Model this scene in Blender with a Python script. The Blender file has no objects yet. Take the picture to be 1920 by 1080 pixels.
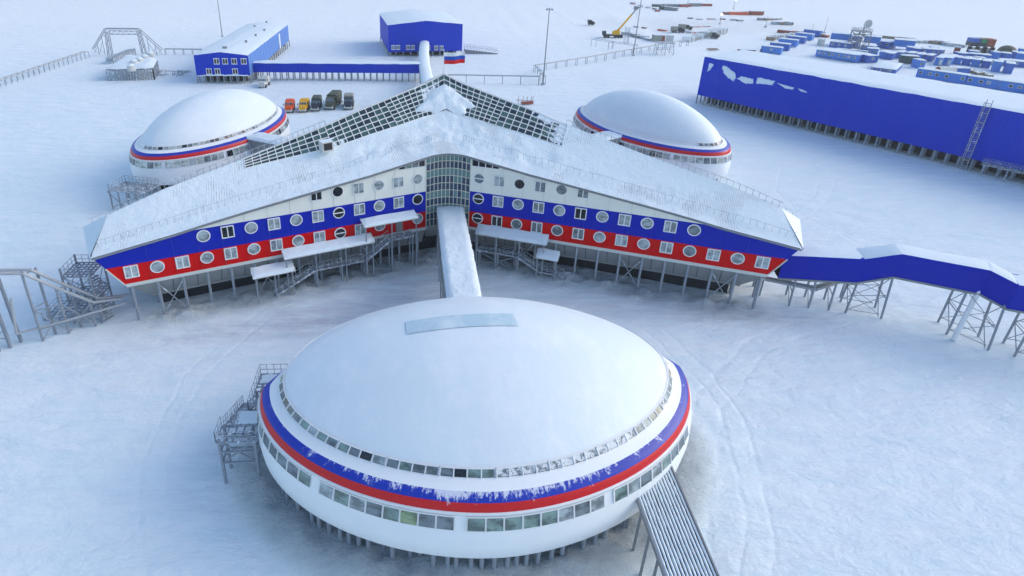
import bpy, math, random
import numpy as np
from mathutils import Vector, Matrix
random.seed(7); rng = np.random.default_rng(7)
sc = bpy.context.scene
PI = math.pi; rad = math.radians
# ------------------------------------------------------------------ camera
H = 42.0; PX, PY, FL, TH, RR = 815.558, 365.245, 1099.526, 0.41721, 0.0119485
fw = np.array([0, math.cos(TH), -math.sin(TH)]); _rt = np.array([1., 0, 0]); _up = np.cross(_rt, fw)
cr = math.cos(RR)*_rt + math.sin(RR)*_up; cu = -math.sin(RR)*_rt + math.cos(RR)*_up
cam = bpy.data.cameras.new('camera'); camo = bpy.data.objects.new('camera', cam); sc.collection.objects.link(camo)
m = Matrix(((cr[0], cu[0], -fw[0], 0), (cr[1], cu[1], -fw[1], 0), (cr[2], cu[2], -fw[2], H), (0, 0, 0, 1)))
camo.matrix_world = m
cam.sensor_fit = 'HORIZONTAL'; cam.sensor_width = 36; cam.lens = FL/1920*36
cam.shift_x = (960-PX)/1920; cam.shift_y = -(540-PY)/1920
cam.clip_start = 0.5; cam.clip_end = 6000
sc.camera = camo
# ------------------------------------------------------------------ sky, sun, exposure
SUN_EL, SUN_AZ = rad(30), rad(80)      # azimuth clockwise from +y: low sun off to the right
w = bpy.data.worlds.new('World'); sc.world = w; w.use_nodes = True
nt = w.node_tree; nt.nodes.clear()
wo = nt.nodes.new('ShaderNodeOutputWorld'); bg = nt.nodes.new('ShaderNodeBackground'); sk = nt.nodes.new('ShaderNodeTexSky')
sk.sky_type = 'NISHITA'; sk.sun_disc = False; sk.sun_elevation = SUN_EL; sk.sun_rotation = SUN_AZ
sk.dust_density = 1.6; sk.air_density = 1.0; sk.ozone_density = 1.4
nt.links.new(sk.outputs[0], bg.inputs[0]); bg.inputs[1].default_value = 0.15
nt.links.new(bg.outputs[0], wo.inputs[0])
sl = bpy.data.lights.new('sun', 'SUN'); sl.energy = 0.4; sl.angle = rad(40); sl.color = (1.0, 0.93, 0.86)
so = bpy.data.objects.new('sun', sl); sc.collection.objects.link(so)
sd = Vector((math.sin(SUN_AZ)*math.cos(SUN_EL), math.cos(SUN_AZ)*math.cos(SUN_EL), math.sin(SUN_EL)))
so.rotation_euler = sd.to_track_quat('Z', 'Y').to_euler(); so.location = (60, 60, 80)
sc.view_settings.view_transform = 'Standard'; sc.view_settings.look = 'None'
sc.view_settings.exposure = 0.80; sc.view_settings.gamma = 1
# ------------------------------------------------------------------ helpers
COL = sc.collection
def W(px, py, z=0.0):
    "world point at height z seen at a pixel of the photograph (used to survey positions)"
    d = fw + cr*(px-PX)/FL - cu*(py-PY)/FL; t = (z-H)/d[2]
    p = np.array([0, 0, H]) + d*t; return (float(p[0]), float(p[1]), z)
CX, CY, PSI = 1.05412, 85.63125, 0.05099204
AX = np.array([math.sin(PSI), -math.cos(PSI)]); LT = np.array([-math.cos(PSI), -math.sin(PSI)])
def TP(u, v, z, ang=0.0):
    "trefoil frame: u outward along the lobe axis, v to its left, turned by ang about the trefoil centre"
    e = AX*math.cos(ang)+LT*math.sin(ang); t = -AX*math.sin(ang)+LT*math.cos(ang)
    return (CX+e[0]*u+t[0]*v, CY+e[1]*u+t[1]*v, z)
def vec(a): return Vector(a)
class MB:
    def __init__(s): s.v = []; s.f = []; s.m = []; s.uv = {}
    def V(s, p): s.v.append(tuple(float(c) for c in p)); return len(s.v)-1
    def face(s, pts, mat=0, uv=None):
        s.f.append([s.V(p) for p in pts]); s.m.append(mat)
        if uv: s.uv[len(s.f)-1] = uv
    def hull8(s, b, t, mat=0, top=None):
        "prism from bottom loop b to top loop t"
        n = len(b)
        s.face(list(reversed(b)), mat); s.face(t, mat if top is None else top)
        for i in range(n): j = (i+1) % n; s.face([b[i], b[j], t[j], t[i]], mat)
    def box(s, c, d, rz=0.0, mat=0, top=None):
        x, y, z = c; a, b, h = d; cs, sn = math.cos(rz), math.sin(rz)
        q = [(x+cs*i*a/2-sn*j*b/2, y+sn*i*a/2+cs*j*b/2) for i, j in ((-1, -1), (1, -1), (1, 1), (-1, 1))]
        s.hull8([(p[0], p[1], z-h/2) for p in q], [(p[0], p[1], z+h/2) for p in q], mat, top)
    def beam(s, p0, p1, w=.1, h=None, mat=0):
        h = h or w; a, b = vec(p0), vec(p1); d = b-a
        if d.length < 1e-5: return
        d.normalize(); up = Vector((0, 0, 1)) if abs(d.z) < .98 else Vector((1, 0, 0))
        r = d.cross(up).normalized()*w/2; u = r.cross(d).normalized()*h/2
        A = [a-r-u, a+r-u, a+r+u, a-r+u]; B = [q+(b-a) for q in A]
        s.face(list(reversed(A)), mat); s.face(B, mat)
        for i in range(4): j = (i+1) % 4; s.face([A[i], A[j], B[j], B[i]], mat)
    def tube(s, p0, p1, r0=.1, r1=None, n=8, mat=0, cap=True):
        r1 = r0 if r1 is None else r1
        a, b = vec(p0), vec(p1); d = (b-a).normalized(); up = Vector((0, 0, 1)) if abs(d.z) < .98 else Vector((1, 0, 0))
        e = d.cross(up).normalized(); g = e.cross(d)
        A = [a+(e*math.cos(k*2*PI/n)+g*math.sin(k*2*PI/n))*r0 for k in range(n)]
        B = [b+(e*math.cos(k*2*PI/n)+g*math.sin(k*2*PI/n))*r1 for k in range(n)]
        for i in range(n): j = (i+1) % n; s.face([A[i], B[i], B[j], A[j]], mat)
        if cap: s.face(A, mat); s.face(list(reversed(B)), mat)
    def grid(s, fn, nu, nv, mat=0, uvfn=None, skip=None):
        "surface patch fn(i/nu, j/nv) with shared vertices"
        idx = [[s.V(fn(i/nu, j/nv)) for j in range(nv+1)] for i in range(nu+1)]
        for i in range(nu):
            for j in range(nv):
                if skip and skip(i, j): continue
                s.f.append([idx[i][j], idx[i+1][j], idx[i+1][j+1], idx[i][j+1]]); s.m.append(mat(i, j) if callable(mat) else mat)
                if uvfn: s.uv[len(s.f)-1] = [uvfn(i/nu, j/nv), uvfn((i+1)/nu, j/nv), uvfn((i+1)/nu, (j+1)/nv), uvfn(i/nu, (j+1)/nv)]
    def build(s, name, mats, parent=None, smooth=False, origin=None):
        if not isinstance(mats, (list, tuple)): mats = [mats]
        me = bpy.data.meshes.new(name); me.from_pydata(s.v, [], s.f)
        for q in mats: me.materials.append(q)
        me.polygons.foreach_set('material_index', s.m)
        if smooth: me.polygons.foreach_set('use_smooth', [True]*len(s.f))
        if s.uv:
            L = me.uv_layers.new(name='UVMap'); buf = np.zeros(len(me.loops)*2, dtype=np.float32)
            for k, uvs in s.uv.items():
                st = me.polygons[k].loop_start
                for a, t in enumerate(uvs): buf[2*(st+a)] = t[0]; buf[2*(st+a)+1] = t[1]
            L.data.foreach_set('uv', buf)
        me.update()
        o = bpy.data.objects.new(name, me); COL.objects.link(o)
        if parent is not None: o.parent = parent; o.matrix_parent_inverse = Matrix.Translation(-vec(parent.location))@Matrix.Identity(4) if parent.rotation_euler.z == 0 else parent.matrix_basis.inverted()
        return o
def tag(o, label=None, cat=None, group=None, kind=None):
    if label: o['label'] = label
    if cat: o['category'] = cat
    if group: o['group'] = group
    if kind: o['kind'] = kind
    return o
def thing(name, loc, label, cat, group=None, rz=0.0):
    o = bpy.data.objects.new(name, None); o.location = loc; o.rotation_euler.z = rz; o.empty_display_size = .3
    COL.objects.link(o); return tag(o, label, cat, group)
def local(parent, mb, name, mats, smooth=False):
    "part whose vertices are already in the parent's own frame"
    o = mb.build(name, mats, None, smooth); o.parent = parent; return o
def copy_tree(o, parent=None):
    c = o.copy(); COL.objects.link(c); c.parent = parent
    for ch in list(o.children): copy_tree(ch, c)
    return c
ORD = ['first', 'second', 'third', 'fourth', 'fifth', 'sixth', 'seventh', 'eighth', 'ninth', 'tenth', 'eleventh', 'twelfth', 'thirteenth', 'fourteenth', 'fifteenth', 'sixteenth', 'seventeenth', 'eighteenth']
# ------------------------------------------------------------------ materials
def newmat(name):
    mt = bpy.data.materials.new(name); mt.use_nodes = True; n = mt.node_tree; n.nodes.clear()
    o = n.nodes.new('ShaderNodeOutputMaterial'); b = n.nodes.new('ShaderNodeBsdfPrincipled'); n.links.new(b.outputs[0], o.inputs[0])
    return mt, n, b
def N(n, t, **k):
    x = n.nodes.new(t)
    for a, v in k.items():
        if a in x.inputs: x.inputs[a].default_value = v
        else: setattr(x, a, v)
    return x
def noise(n, scale, detail=4, rough=.55, vecsock=None, dist=0.0):
    x = N(n, 'ShaderNodeTexNoise'); x.inputs['Scale'].default_value = scale; x.inputs['Detail'].default_value = detail
    x.inputs['Roughness'].default_value = rough; x.inputs['Distortion'].default_value = dist
    if vecsock is not None: n.links.new(vecsock, x.inputs['Vector'])
    return x.outputs['Fac']
def ramp(n, sock, stops):
    r = N(n, 'ShaderNodeValToRGB'); n.links.new(sock, r.inputs[0]); e = r.color_ramp.elements
    e[0].position, e[0].color = stops[0][0], (*stops[0][1], 1); e[1].position, e[1].color = stops[1][0], (*stops[1][1], 1)
    for p, c in stops[2:]: q = e.new(p); q.color = (*c, 1)
    return r.outputs[0]
def mapping(n, src, scale=(1, 1, 1), rot=(0, 0, 0)):
    tc = N(n, 'ShaderNodeTexCoord'); mp = N(n, 'ShaderNodeMapping'); n.links.new(tc.outputs[src], mp.inputs[0])
    mp.inputs['Scale'].default_value = scale; mp.inputs['Rotation'].default_value = rot; return mp.outputs[0]
def geopos(n, scale=(1, 1, 1), rot=(0, 0, 0)):
    g = N(n, 'ShaderNodeNewGeometry'); mp = N(n, 'ShaderNodeMapping'); n.links.new(g.outputs['Position'], mp.inputs[0])
    mp.inputs['Scale'].default_value = scale; mp.inputs['Rotation'].default_value = rot; return mp.outputs[0]
def mixc(n, fac, a, b):
    x = N(n, 'ShaderNodeMix'); x.data_type = 'RGBA'
    for i, s in ((0, fac), (6, a), (7, b)):
        if isinstance(s, (int, float)): x.inputs[i].default_value = s
        elif isinstance(s, tuple): x.inputs[i].default_value = (*s, 1) if len(s) == 3 else s
        else: n.links.new(s, x.inputs[i])
    return x.outputs[2]
def math_(n, op, a, b=0.0, clamp=False):
    x = N(n, 'ShaderNodeMath'); x.operation = op; x.use_clamp = clamp
    for i, s in ((0, a), (1, b)):
        if isinstance(s, (int, float)): x.inputs[i].default_value = s
        else: n.links.new(s, x.inputs[i])
    return x.outputs[0]
def bump(n, b, sock, strength=.5, dist=.1):
    x = N(n, 'ShaderNodeBump'); x.inputs['Strength'].default_value = strength; x.inputs['Distance'].default_value = dist
    n.links.new(sock, x.inputs['Height']); n.links.new(x.outputs[0], b.inputs['Normal']); return x
SNOW = (.77, .865, .91)
def paint(name, col, var=.12, rough=.45, sc_=.6, snow=0.0, spec=.4, metal=0.0, seam=0.0):
    mt, n, b = newmat(name); pos = geopos(n, (1, 1, .35))
    f = noise(n, sc_, 6, .6, pos)
    c = mixc(n, f, tuple(x*(1-var) for x in col), tuple(min(1, x*(1+var)) for x in col))
    if snow > 0:
        f2 = noise(n, 1.7, 8, .7, geopos(n)); k = ramp(n, f2, [(.72-snow*.3, (0, 0, 0)), (.78-snow*.3, (1, 1, 1))])
        c = mixc(n, k, c, SNOW)
    n.links.new(c, b.inputs['Base Color']); b.inputs['Roughness'].default_value = rough; b.inputs['Metallic'].default_value = metal
    b.inputs['Specular IOR Level'].default_value = spec
    g = noise(n, 9, 3, .5, geopos(n)); bump(n, b, g, .12, .03)
    return mt
def snowmat(name, base=SNOW, b1=.6, fine=6.0, streak=None, metalmix=0.0, ribrot=0.0):
    mt, n, b = newmat(name)
    f1 = noise(n, .35, 6, .6, geopos(n)); f2 = noise(n, fine, 6, .65, geopos(n)); f3 = noise(n, 1.3, 6, .6, geopos(n))
    c = mixc(n, f1, tuple(x*.955 for x in base), tuple(min(1, x*1.03) for x in base))
    h = math_(n, 'ADD', math_(n, 'MULTIPLY', f3, .7), math_(n, 'MULTIPLY', f2, .25))
    if metalmix > 0:
        # thin snow letting the ribs of the sheet roof through in patches
        uvm = mapping(n, 'UV'); wv = N(n, 'ShaderNodeTexWave'); wv.wave_type = 'BANDS'; wv.bands_direction = 'X'
        wv.inputs['Scale'].default_value = 3.4; wv.inputs['Distortion'].default_value = .25; n.links.new(uvm, wv.inputs['Vector'])
        pm = ramp(n, noise(n, .22, 6, .65, geopos(n)), [(.62-metalmix*.2, (0, 0, 0)), (.72-metalmix*.2, (1, 1, 1))])
        rb = ramp(n, wv.outputs[1], [(.35, (0, 0, 0)), (.6, (1, 1, 1))])
        k = math_(n, 'MULTIPLY', pm, rb)
        c = mixc(n, math_(n, 'MULTIPLY', k, .38), c, (.55, .58, .61))
        h = math_(n, 'ADD', h, math_(n, 'MULTIPLY', math_(n, 'MULTIPLY', pm, rb), -.35))
    n.links.new(c, b.inputs['Base Color']); b.inputs['Roughness'].default_value = .75; b.inputs['Specular IOR Level'].default_value = .25
    bump(n, b, h, b1, .25); return mt
M = {}
M['snow'] = snowmat('snow'); M['roof_snow'] = snowmat('roof_snow', b1=.8, metalmix=.50)
M['roof_snow_end'] = snowmat('roof_snow_thin', b1=.4, metalmix=.8)
M['lump_snow'] = snowmat('lump_snow', b1=1.0, fine=4.0)
M['blue'] = paint('blue_panel', (.004, .019, .40), .07, .55, .3, spec=.12)
M['blue2'] = paint('blue_panel_bright', (.0, .036, .50), .06, .55, .3, spec=.12)
M['bluelit'] = paint('blue_panel_lit', (.10, .24, .58), .08, .5, .5)  # blue panels lightened by grazing reflection, painted into the colour
M['camp'] = paint('camp_blue', (.05, .21, .62), .22, .5, .4, snow=.25)
M['camp2'] = paint('camp_blue_dark', (.03, .12, .46), .22, .5, .4, snow=.25)
M['campgreen'] = paint('container_green', (.03, .07, .07), .25, .6, .5, snow=.2)
M['red'] = paint('red_panel', (.62, .001, .002), .10, .55, .35, spec=.12)
M['white'] = paint('white_panel', (.80, .82, .75), .05, .5, .4)
M['trim'] = paint('white_trim', (.80, .82, .83), .05, .45, .8)
M['seamw'] = paint('white_seam', (.60, .63, .59), .05, .5, .4)
M['seamb'] = paint('blue_seam', (.018, .034, .42), .05, .45, .4)
M['seamr'] = paint('red_seam', (.42, .004, .006), .05, .45, .4)
M['grey'] = paint('grey_cladding', (.24, .26, .265), .06, .5, .4)
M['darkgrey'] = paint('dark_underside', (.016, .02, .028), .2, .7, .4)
M['steel'] = paint('galvanised_steel', (.27, .31, .36), .15, .5, 1.2, snow=.12, metal=.0)
M['steelsnow'] = paint('frosted_steel', (.30, .34, .39), .2, .6, 2.0, snow=.62)
M['fascia'] = paint('grey_fascia', (.22, .24, .26), .15, .5, .6)
M['rust'] = paint('rust_red', (.32, .07, .035), .3, .7, 1.0, snow=.35)
M['orange'] = paint('orange_paint', (.75, .11, .02), .12, .45, .8, snow=.15)
M['yellow'] = paint('yellow_paint', (.80, .42, .01), .12, .45, .8, snow=.1)
M['olive'] = paint('olive_paint', (.075, .085, .055), .25, .6, 1.0, snow=.1)
M['black'] = paint('dark_rubber', (.02, .022, .025), .2, .6, 1.0)
M['navy'] = paint('dark_vehicle', (.03, .04, .06), .25, .45, 1.0, snow=.1)
M['canvas'] = paint('canvas_grey', (.30, .31, .27), .2, .8, .9, snow=.25)
M['dirtywhite'] = paint('dirty_white', (.55, .57, .55), .2, .6, .8, snow=.3)
M['wood'] = paint('timber', (.28, .20, .12), .3, .8, 1.0, snow=.45)
M['beige'] = paint('beige_bar', (.62, .60, .50), .05, .5, .6)
M['pipe'] = paint('pipe_cladding', (.36, .39, .42), .12, .4, 1.5, snow=.2)
def glass(name, col, rough=.12, var=.42):
    mt, n, b = newmat(name); f = ramp(n, noise(n, .9, 4, .6, geopos(n, (1, 1, 1.6))), [(.40, (0, 0, 0)), (.60, (1, 1, 1))])
    n.links.new(mixc(n, f, tuple(x*(1-var) for x in col), tuple(min(1, x*(1+var)) for x in col)), b.inputs['Base Color'])
    b.inputs['Roughness'].default_value = rough; b.inputs['Specular IOR Level'].default_value = .6; return mt
G_ = {'curtain': glass('glass_curtain', (.30, .36, .38)), 'mid': glass('glass_grey', (.15, .19, .21)), 'dark': glass('glass_dark', (.012, .016, .022)),
      'green': glass('glass_green', (.17, .25, .23)), 'pale': glass('glass_pale', (.42, .48, .46)), 'warm': glass('glass_warm', (.60, .52, .38)), 'yellow': glass('glass_yellow', (.22, .30, .17))}
def frost():
    mt, n, b = newmat('glass_frosted'); k = ramp(n, noise(n, 2.6, 7, .75, geopos(n)), [(.44, (0, 0, 0)), (.52, (1, 1, 1))])
    n.links.new(mixc(n, k, (.16, .20, .22), (.74, .78, .80)), b.inputs['Base Color']); b.inputs['Roughness'].default_value = .5; return mt
G_['frost'] = frost()
def cellglass(name, dark, light, green, snowy=0.0, rowwise=False):
    "pane cells in UV units: each pane its own tint; wind-packed snow fills some panes and pane edges"
    mt, n, b = newmat(name); tc = N(n, 'ShaderNodeTexCoord'); uv = tc.outputs['UV']
    fl = N(n, 'ShaderNodeVectorMath'); fl.operation = 'FLOOR'; n.links.new(uv, fl.inputs[0])
    wn = N(n, 'ShaderNodeTexWhiteNoise'); wn.noise_dimensions = '2D'; n.links.new(fl.outputs[0], wn.inputs['Vector'])
    val = wn.outputs['Value']
    if rowwise:
        s_ = N(n, 'ShaderNodeSeparateXYZ'); n.links.new(uv, s_.inputs[0]); r_ = math_(n, 'FRACT', math_(n, 'MULTIPLY', math_(n, 'FLOOR', s_.outputs[1]), .41)); val = math_(n, 'ADD', math_(n, 'MULTIPLY', r_, .75), math_(n, 'MULTIPLY', val, .25))
    c = ramp(n, val, [(0, dark), (.45, dark), (.55, green), (.85, green), (1, light)])
    c.node.color_ramp.interpolation = 'CONSTANT' if snowy == 0 else 'LINEAR'
    rough = .12
    if snowy > 0:
        fr = N(n, 'ShaderNodeVectorMath'); fr.operation = 'FRACTION'; n.links.new(uv, fr.inputs[0])
        sp = N(n, 'ShaderNodeSeparateXYZ'); n.links.new(fr.outputs[0], sp.inputs[0])
        ex = math_(n, 'ABSOLUTE', math_(n, 'SUBTRACT', sp.outputs[0], .5)); ey = math_(n, 'ABSOLUTE', math_(n, 'SUBTRACT', sp.outputs[1], .5))
        e = math_(n, 'ADD', math_(n, 'POWER', math_(n, 'MULTIPLY', ex, 2), 5), math_(n, 'POWER', math_(n, 'MULTIPLY', ey, 2), 5))
        big = noise(n, .13, 3, .5, geopos(n)); sm = noise(n, 1.6, 5, .6, geopos(n))
        k = math_(n, 'ADD', math_(n, 'MULTIPLY', e, .18), math_(n, 'ADD', math_(n, 'MULTIPLY', math_(n, 'SUBTRACT', big, .5), 2.6), math_(n, 'MULTIPLY', math_(n, 'SUBTRACT', sm, .5), .9)))
        k = ramp(n, k, [(.27, (0, 0, 0)), (.32, (1, 1, 1))])
        c = mixc(n, k, c, SNOW); rr_ = math_(n, 'ADD', math_(n, 'MULTIPLY', k, .6), .15); n.links.new(rr_, b.inputs['Roughness'])
    else: b.inputs['Roughness'].default_value = rough
    n.links.new(c, b.inputs['Base Color']); b.inputs['Specular IOR Level'].default_value = .5; return mt
M['skyglass'] = cellglass('skylight_glass', (.022, .045, .06), (.11, .19, .18), (.05, .11, .10), 1.0)
M['curtainglass'] = cellglass('atrium_glass', (.03, .06, .12), (.33, .46, .46), (.12, .25, .26), 0.0, True)
# dome skin colours
def domeband(name, top, bot, split):
    mt, n, b = newmat(name); tc = N(n, 'ShaderNodeTexCoord'); sp = N(n, 'ShaderNodeSeparateXYZ'); n.links.new(tc.outputs['UV'], sp.inputs[0])
    st = ramp(n, sp.outputs[1], [(split-.002, bot), (split+.002, top)])
    # snow dribbles hanging from the shoulder, drawn out downwards
    cmb = N(n, 'ShaderNodeCombineXYZ'); n.links.new(math_(n, 'MULTIPLY', sp.outputs[0], 5.0), cmb.inputs[0]); n.links.new(math_(n, 'MULTIPLY', sp.outputs[1], 1.5), cmb.inputs[1])
    f = noise(n, 1.3, 8, .78, cmb.outputs[0]); cm2 = N(n, 'ShaderNodeCombineXYZ'); n.links.new(sp.outputs[0], cm2.inputs[0]); cl = noise(n, .8, 3, .6, cm2.outputs[0])
    fr_ = math_(n, 'SUBTRACT', math_(n, 'ABSOLUTE', math_(n, 'SUBTRACT', sp.outputs[0], 25.0)), 17.0)
    fr_ = math_(n, 'MULTIPLY', fr_, .015)
    k = math_(n, 'ADD', f, math_(n, 'ADD', math_(n, 'MULTIPLY', math_(n, 'SUBTRACT', sp.outputs[1], .78), .26), math_(n, 'ADD', fr_, math_(n, 'MULTIPLY', math_(n, 'SUBTRACT', cl, .5), .55))))
    k = ramp(n, k, [(.60, (0, 0, 0)), (.66, (1, 1, 1))])
    n.links.new(mixc(n, math_(n, 'MULTIPLY', k, .85), st, (.78, .82, .88)), b.inputs['Base Color'])
    b.inputs['Roughness'].default_value = .38; b.inputs['Specular IOR Level'].default_value = .4; return mt
M['domeband'] = domeband('dome_stripes', (.012, .04, .42), (.62, .006, .010), .47)
def domeskin(name, col, rough):
    # faint cloudy frosting over the membrane
    mt, n, b = newmat(name); f = noise(n, .12, 5, .6, geopos(n)); g = noise(n, .8, 7, .7, geopos(n, (1, 1, .3)))
    c = mixc(n, f, tuple(x*.95 for x in col), tuple(min(1, x*1.04) for x in col))
    k = ramp(n, g, [(.60, (0, 0, 0)), (.75, (1, 1, 1))]); c = mixc(n, math_(n, 'MULTIPLY', k, .35), c, (.88, .92, .93))
    n.links.new(c, b.inputs['Base Color']); b.inputs['Roughness'].default_value = rough; b.inputs['Specular IOR Level'].default_value = .5
    g2 = noise(n, .35, 8, .7, geopos(n, (1, .55, 1), (0, 0, rad(25)))); k2 = ramp(n, g2, [(.48, (0, 0, 0)), (.66, (1, 1, 1))]); c2 = mixc(n, math_(n, 'MULTIPLY', k2, .5), c, (.90, .93, .94)); n.links.new(c2, b.inputs['Base Color'])
    bump(n, b, math_(n, 'ADD', g, math_(n, 'MULTIPLY', g2, 2.0)), .22, .10); return mt
M['domewhite'] = domeskin('dome_white', (.86, .90, .91), .5); M['domecap'] = domeskin('dome_cap', (.75, .84, .88), .5)
M['capgrey'] = domeskin('cap_patch', (.50, .66, .73), .4)
def flagmat(name):
    mt, n, b = newmat(name); tc = N(n, 'ShaderNodeTexCoord'); sp = N(n, 'ShaderNodeSeparateXYZ'); n.links.new(tc.outputs['UV'], sp.inputs[0])
    r = ramp(n, sp.outputs[1], [(0, (.75, .01, .015)), (.333, (.02, .09, .50)), (.667, (.82, .84, .86))]); r.node.color_ramp.interpolation = 'CONSTANT'
    n.links.new(r, b.inputs['Base Color']); b.inputs['Roughness'].default_value = .8; return mt
M['flag'] = flagmat('flag_cloth')
# ------------------------------------------------------------------ ground
_lat = rng.random((256, 256))
def vn(x, y):
    xi = np.floor(x).astype(int); yi = np.floor(y).astype(int); fx = x-xi; fy = y-yi
    fx = fx*fx*(3-2*fx); fy = fy*fy*(3-2*fy); a = _lat[xi % 256, yi % 256]; b = _lat[(xi+1) % 256, yi % 256]; c = _lat[xi % 256, (yi+1) % 256]; d = _lat[(xi+1) % 256, (yi+1) % 256]
    return (a*(1-fx)+b*fx)*(1-fy)+(c*(1-fx)+d*fx)*fy-.5
def fbm(x, y, o=4):
    s = 0; a = 1.0
    for k in range(o): s = s+a*vn(x*2**k+17*k, y*2**k+31*k); a *= .5
    return s
def axis_(lo, f0, f1, hi, st):
    a = list(np.arange(f0, f1, st)); s = st; x = f1
    while x < hi: a.append(x); s *= 1.12; x += s
    a.append(hi); s = st; x = f0-st
    while x > lo: a.insert(0, x); s *= 1.12; x -= s
    a.insert(0, lo); return np.array(a)
DOMES = {0: dict(u=46.33, v=-.41, rot=-.04, a=18.34, b=12.35, h=3.7), 1: dict(u=49.5, v=.77, rot=-.10, a=18.1, b=10.9, h=5.5), -1: dict(u=49.4, v=-.56, rot=.05, a=17.6, b=10.4, h=5.5)}
def ground_z(X, Y, want=False):
    dx, dy = X-CX, Y-CY; U = dx*AX[0]+dy*AX[1]; V = dx*LT[0]+dy*LT[1]
    z = .10*fbm(X/22, Y/22, 3)+.05*fbm(X/5+.02*Y, Y/2.2, 3)
    rough = fbm(X/1.7, Y/1.3, 4); ridge = np.abs(fbm(X/2.6+9, Y/2.0, 3))
    # churned snow below the front walls
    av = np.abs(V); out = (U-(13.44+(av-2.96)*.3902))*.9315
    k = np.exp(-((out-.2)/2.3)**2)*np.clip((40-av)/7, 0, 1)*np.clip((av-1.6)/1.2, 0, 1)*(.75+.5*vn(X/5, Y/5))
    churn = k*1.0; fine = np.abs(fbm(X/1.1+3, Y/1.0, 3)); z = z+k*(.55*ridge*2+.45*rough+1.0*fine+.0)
    # drift and churned ring round the front dome
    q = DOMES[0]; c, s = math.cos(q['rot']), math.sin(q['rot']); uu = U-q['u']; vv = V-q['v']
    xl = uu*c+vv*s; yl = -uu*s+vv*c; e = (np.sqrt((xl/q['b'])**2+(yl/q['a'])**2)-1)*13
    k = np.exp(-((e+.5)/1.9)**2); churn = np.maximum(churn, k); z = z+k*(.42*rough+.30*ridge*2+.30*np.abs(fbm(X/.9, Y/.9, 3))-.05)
    z = z+.75*np.clip(1-(e-.2)/2.4, 0, 1)*(e < 2.6)
    k2 = np.exp(-((e-3.6)/.7)**2)*(vn(X/6, Y/6)+.5); z = z+k2*.10
    # low ploughed banks / tracks across the yard
    t1 = Y-(70+.06*(X-20)+.0035*(X-20)**2); z = z+.16*np.exp(-(t1/1.0)**2)*(np.abs(X-38) < 30)*(fbm(X/4, Y/4, 2)+.5)
    far = np.clip((Y-110)/60, 0, 1); z = z+far*.55*fbm(X/30, Y/16, 4)
    con = np.exp(-(((X-110)/75)**2+((Y-330)/85)**2)); z = z+con*1.6*fbm(X/14, Y/10, 4)
    return (z, churn) if want else z
xs = axis_(-2500, -58, 78, 2500, .42); ys = axis_(-60, 16, 84, 4200, .40)
X, Y = np.meshgrid(xs, ys); Z, CH = ground_z(X, Y, True); Z = np.where((Y > 700), 0, Z)
nv = X.size; me = bpy.data.meshes.new('snow_ground'); ny, nx = X.shape
co = np.empty((nv, 3), np.float32); co[:, 0] = X.ravel(); co[:, 1] = Y.ravel(); co[:, 2] = Z.ravel()
ii = np.arange(nv).reshape(ny, nx); quads = np.stack([ii[:-1, :-1], ii[:-1, 1:], ii[1:, 1:], ii[1:, :-1]], -1).reshape(-1, 4)
me.vertices.add(nv); me.vertices.foreach_set('co', co.ravel()); me.loops.add(quads.size); me.loops.foreach_set('vertex_index', quads.ravel().astype(np.int32))
me.polygons.add(len(quads)); me.polygons.foreach_set('loop_start', np.arange(0, quads.size, 4, dtype=np.int32)); me.polygons.foreach_set('loop_total', np.full(len(quads), 4, np.int32))
me.polygons.foreach_set('use_smooth', np.ones(len(quads), bool)); me.update(calc_edges=True)
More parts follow.
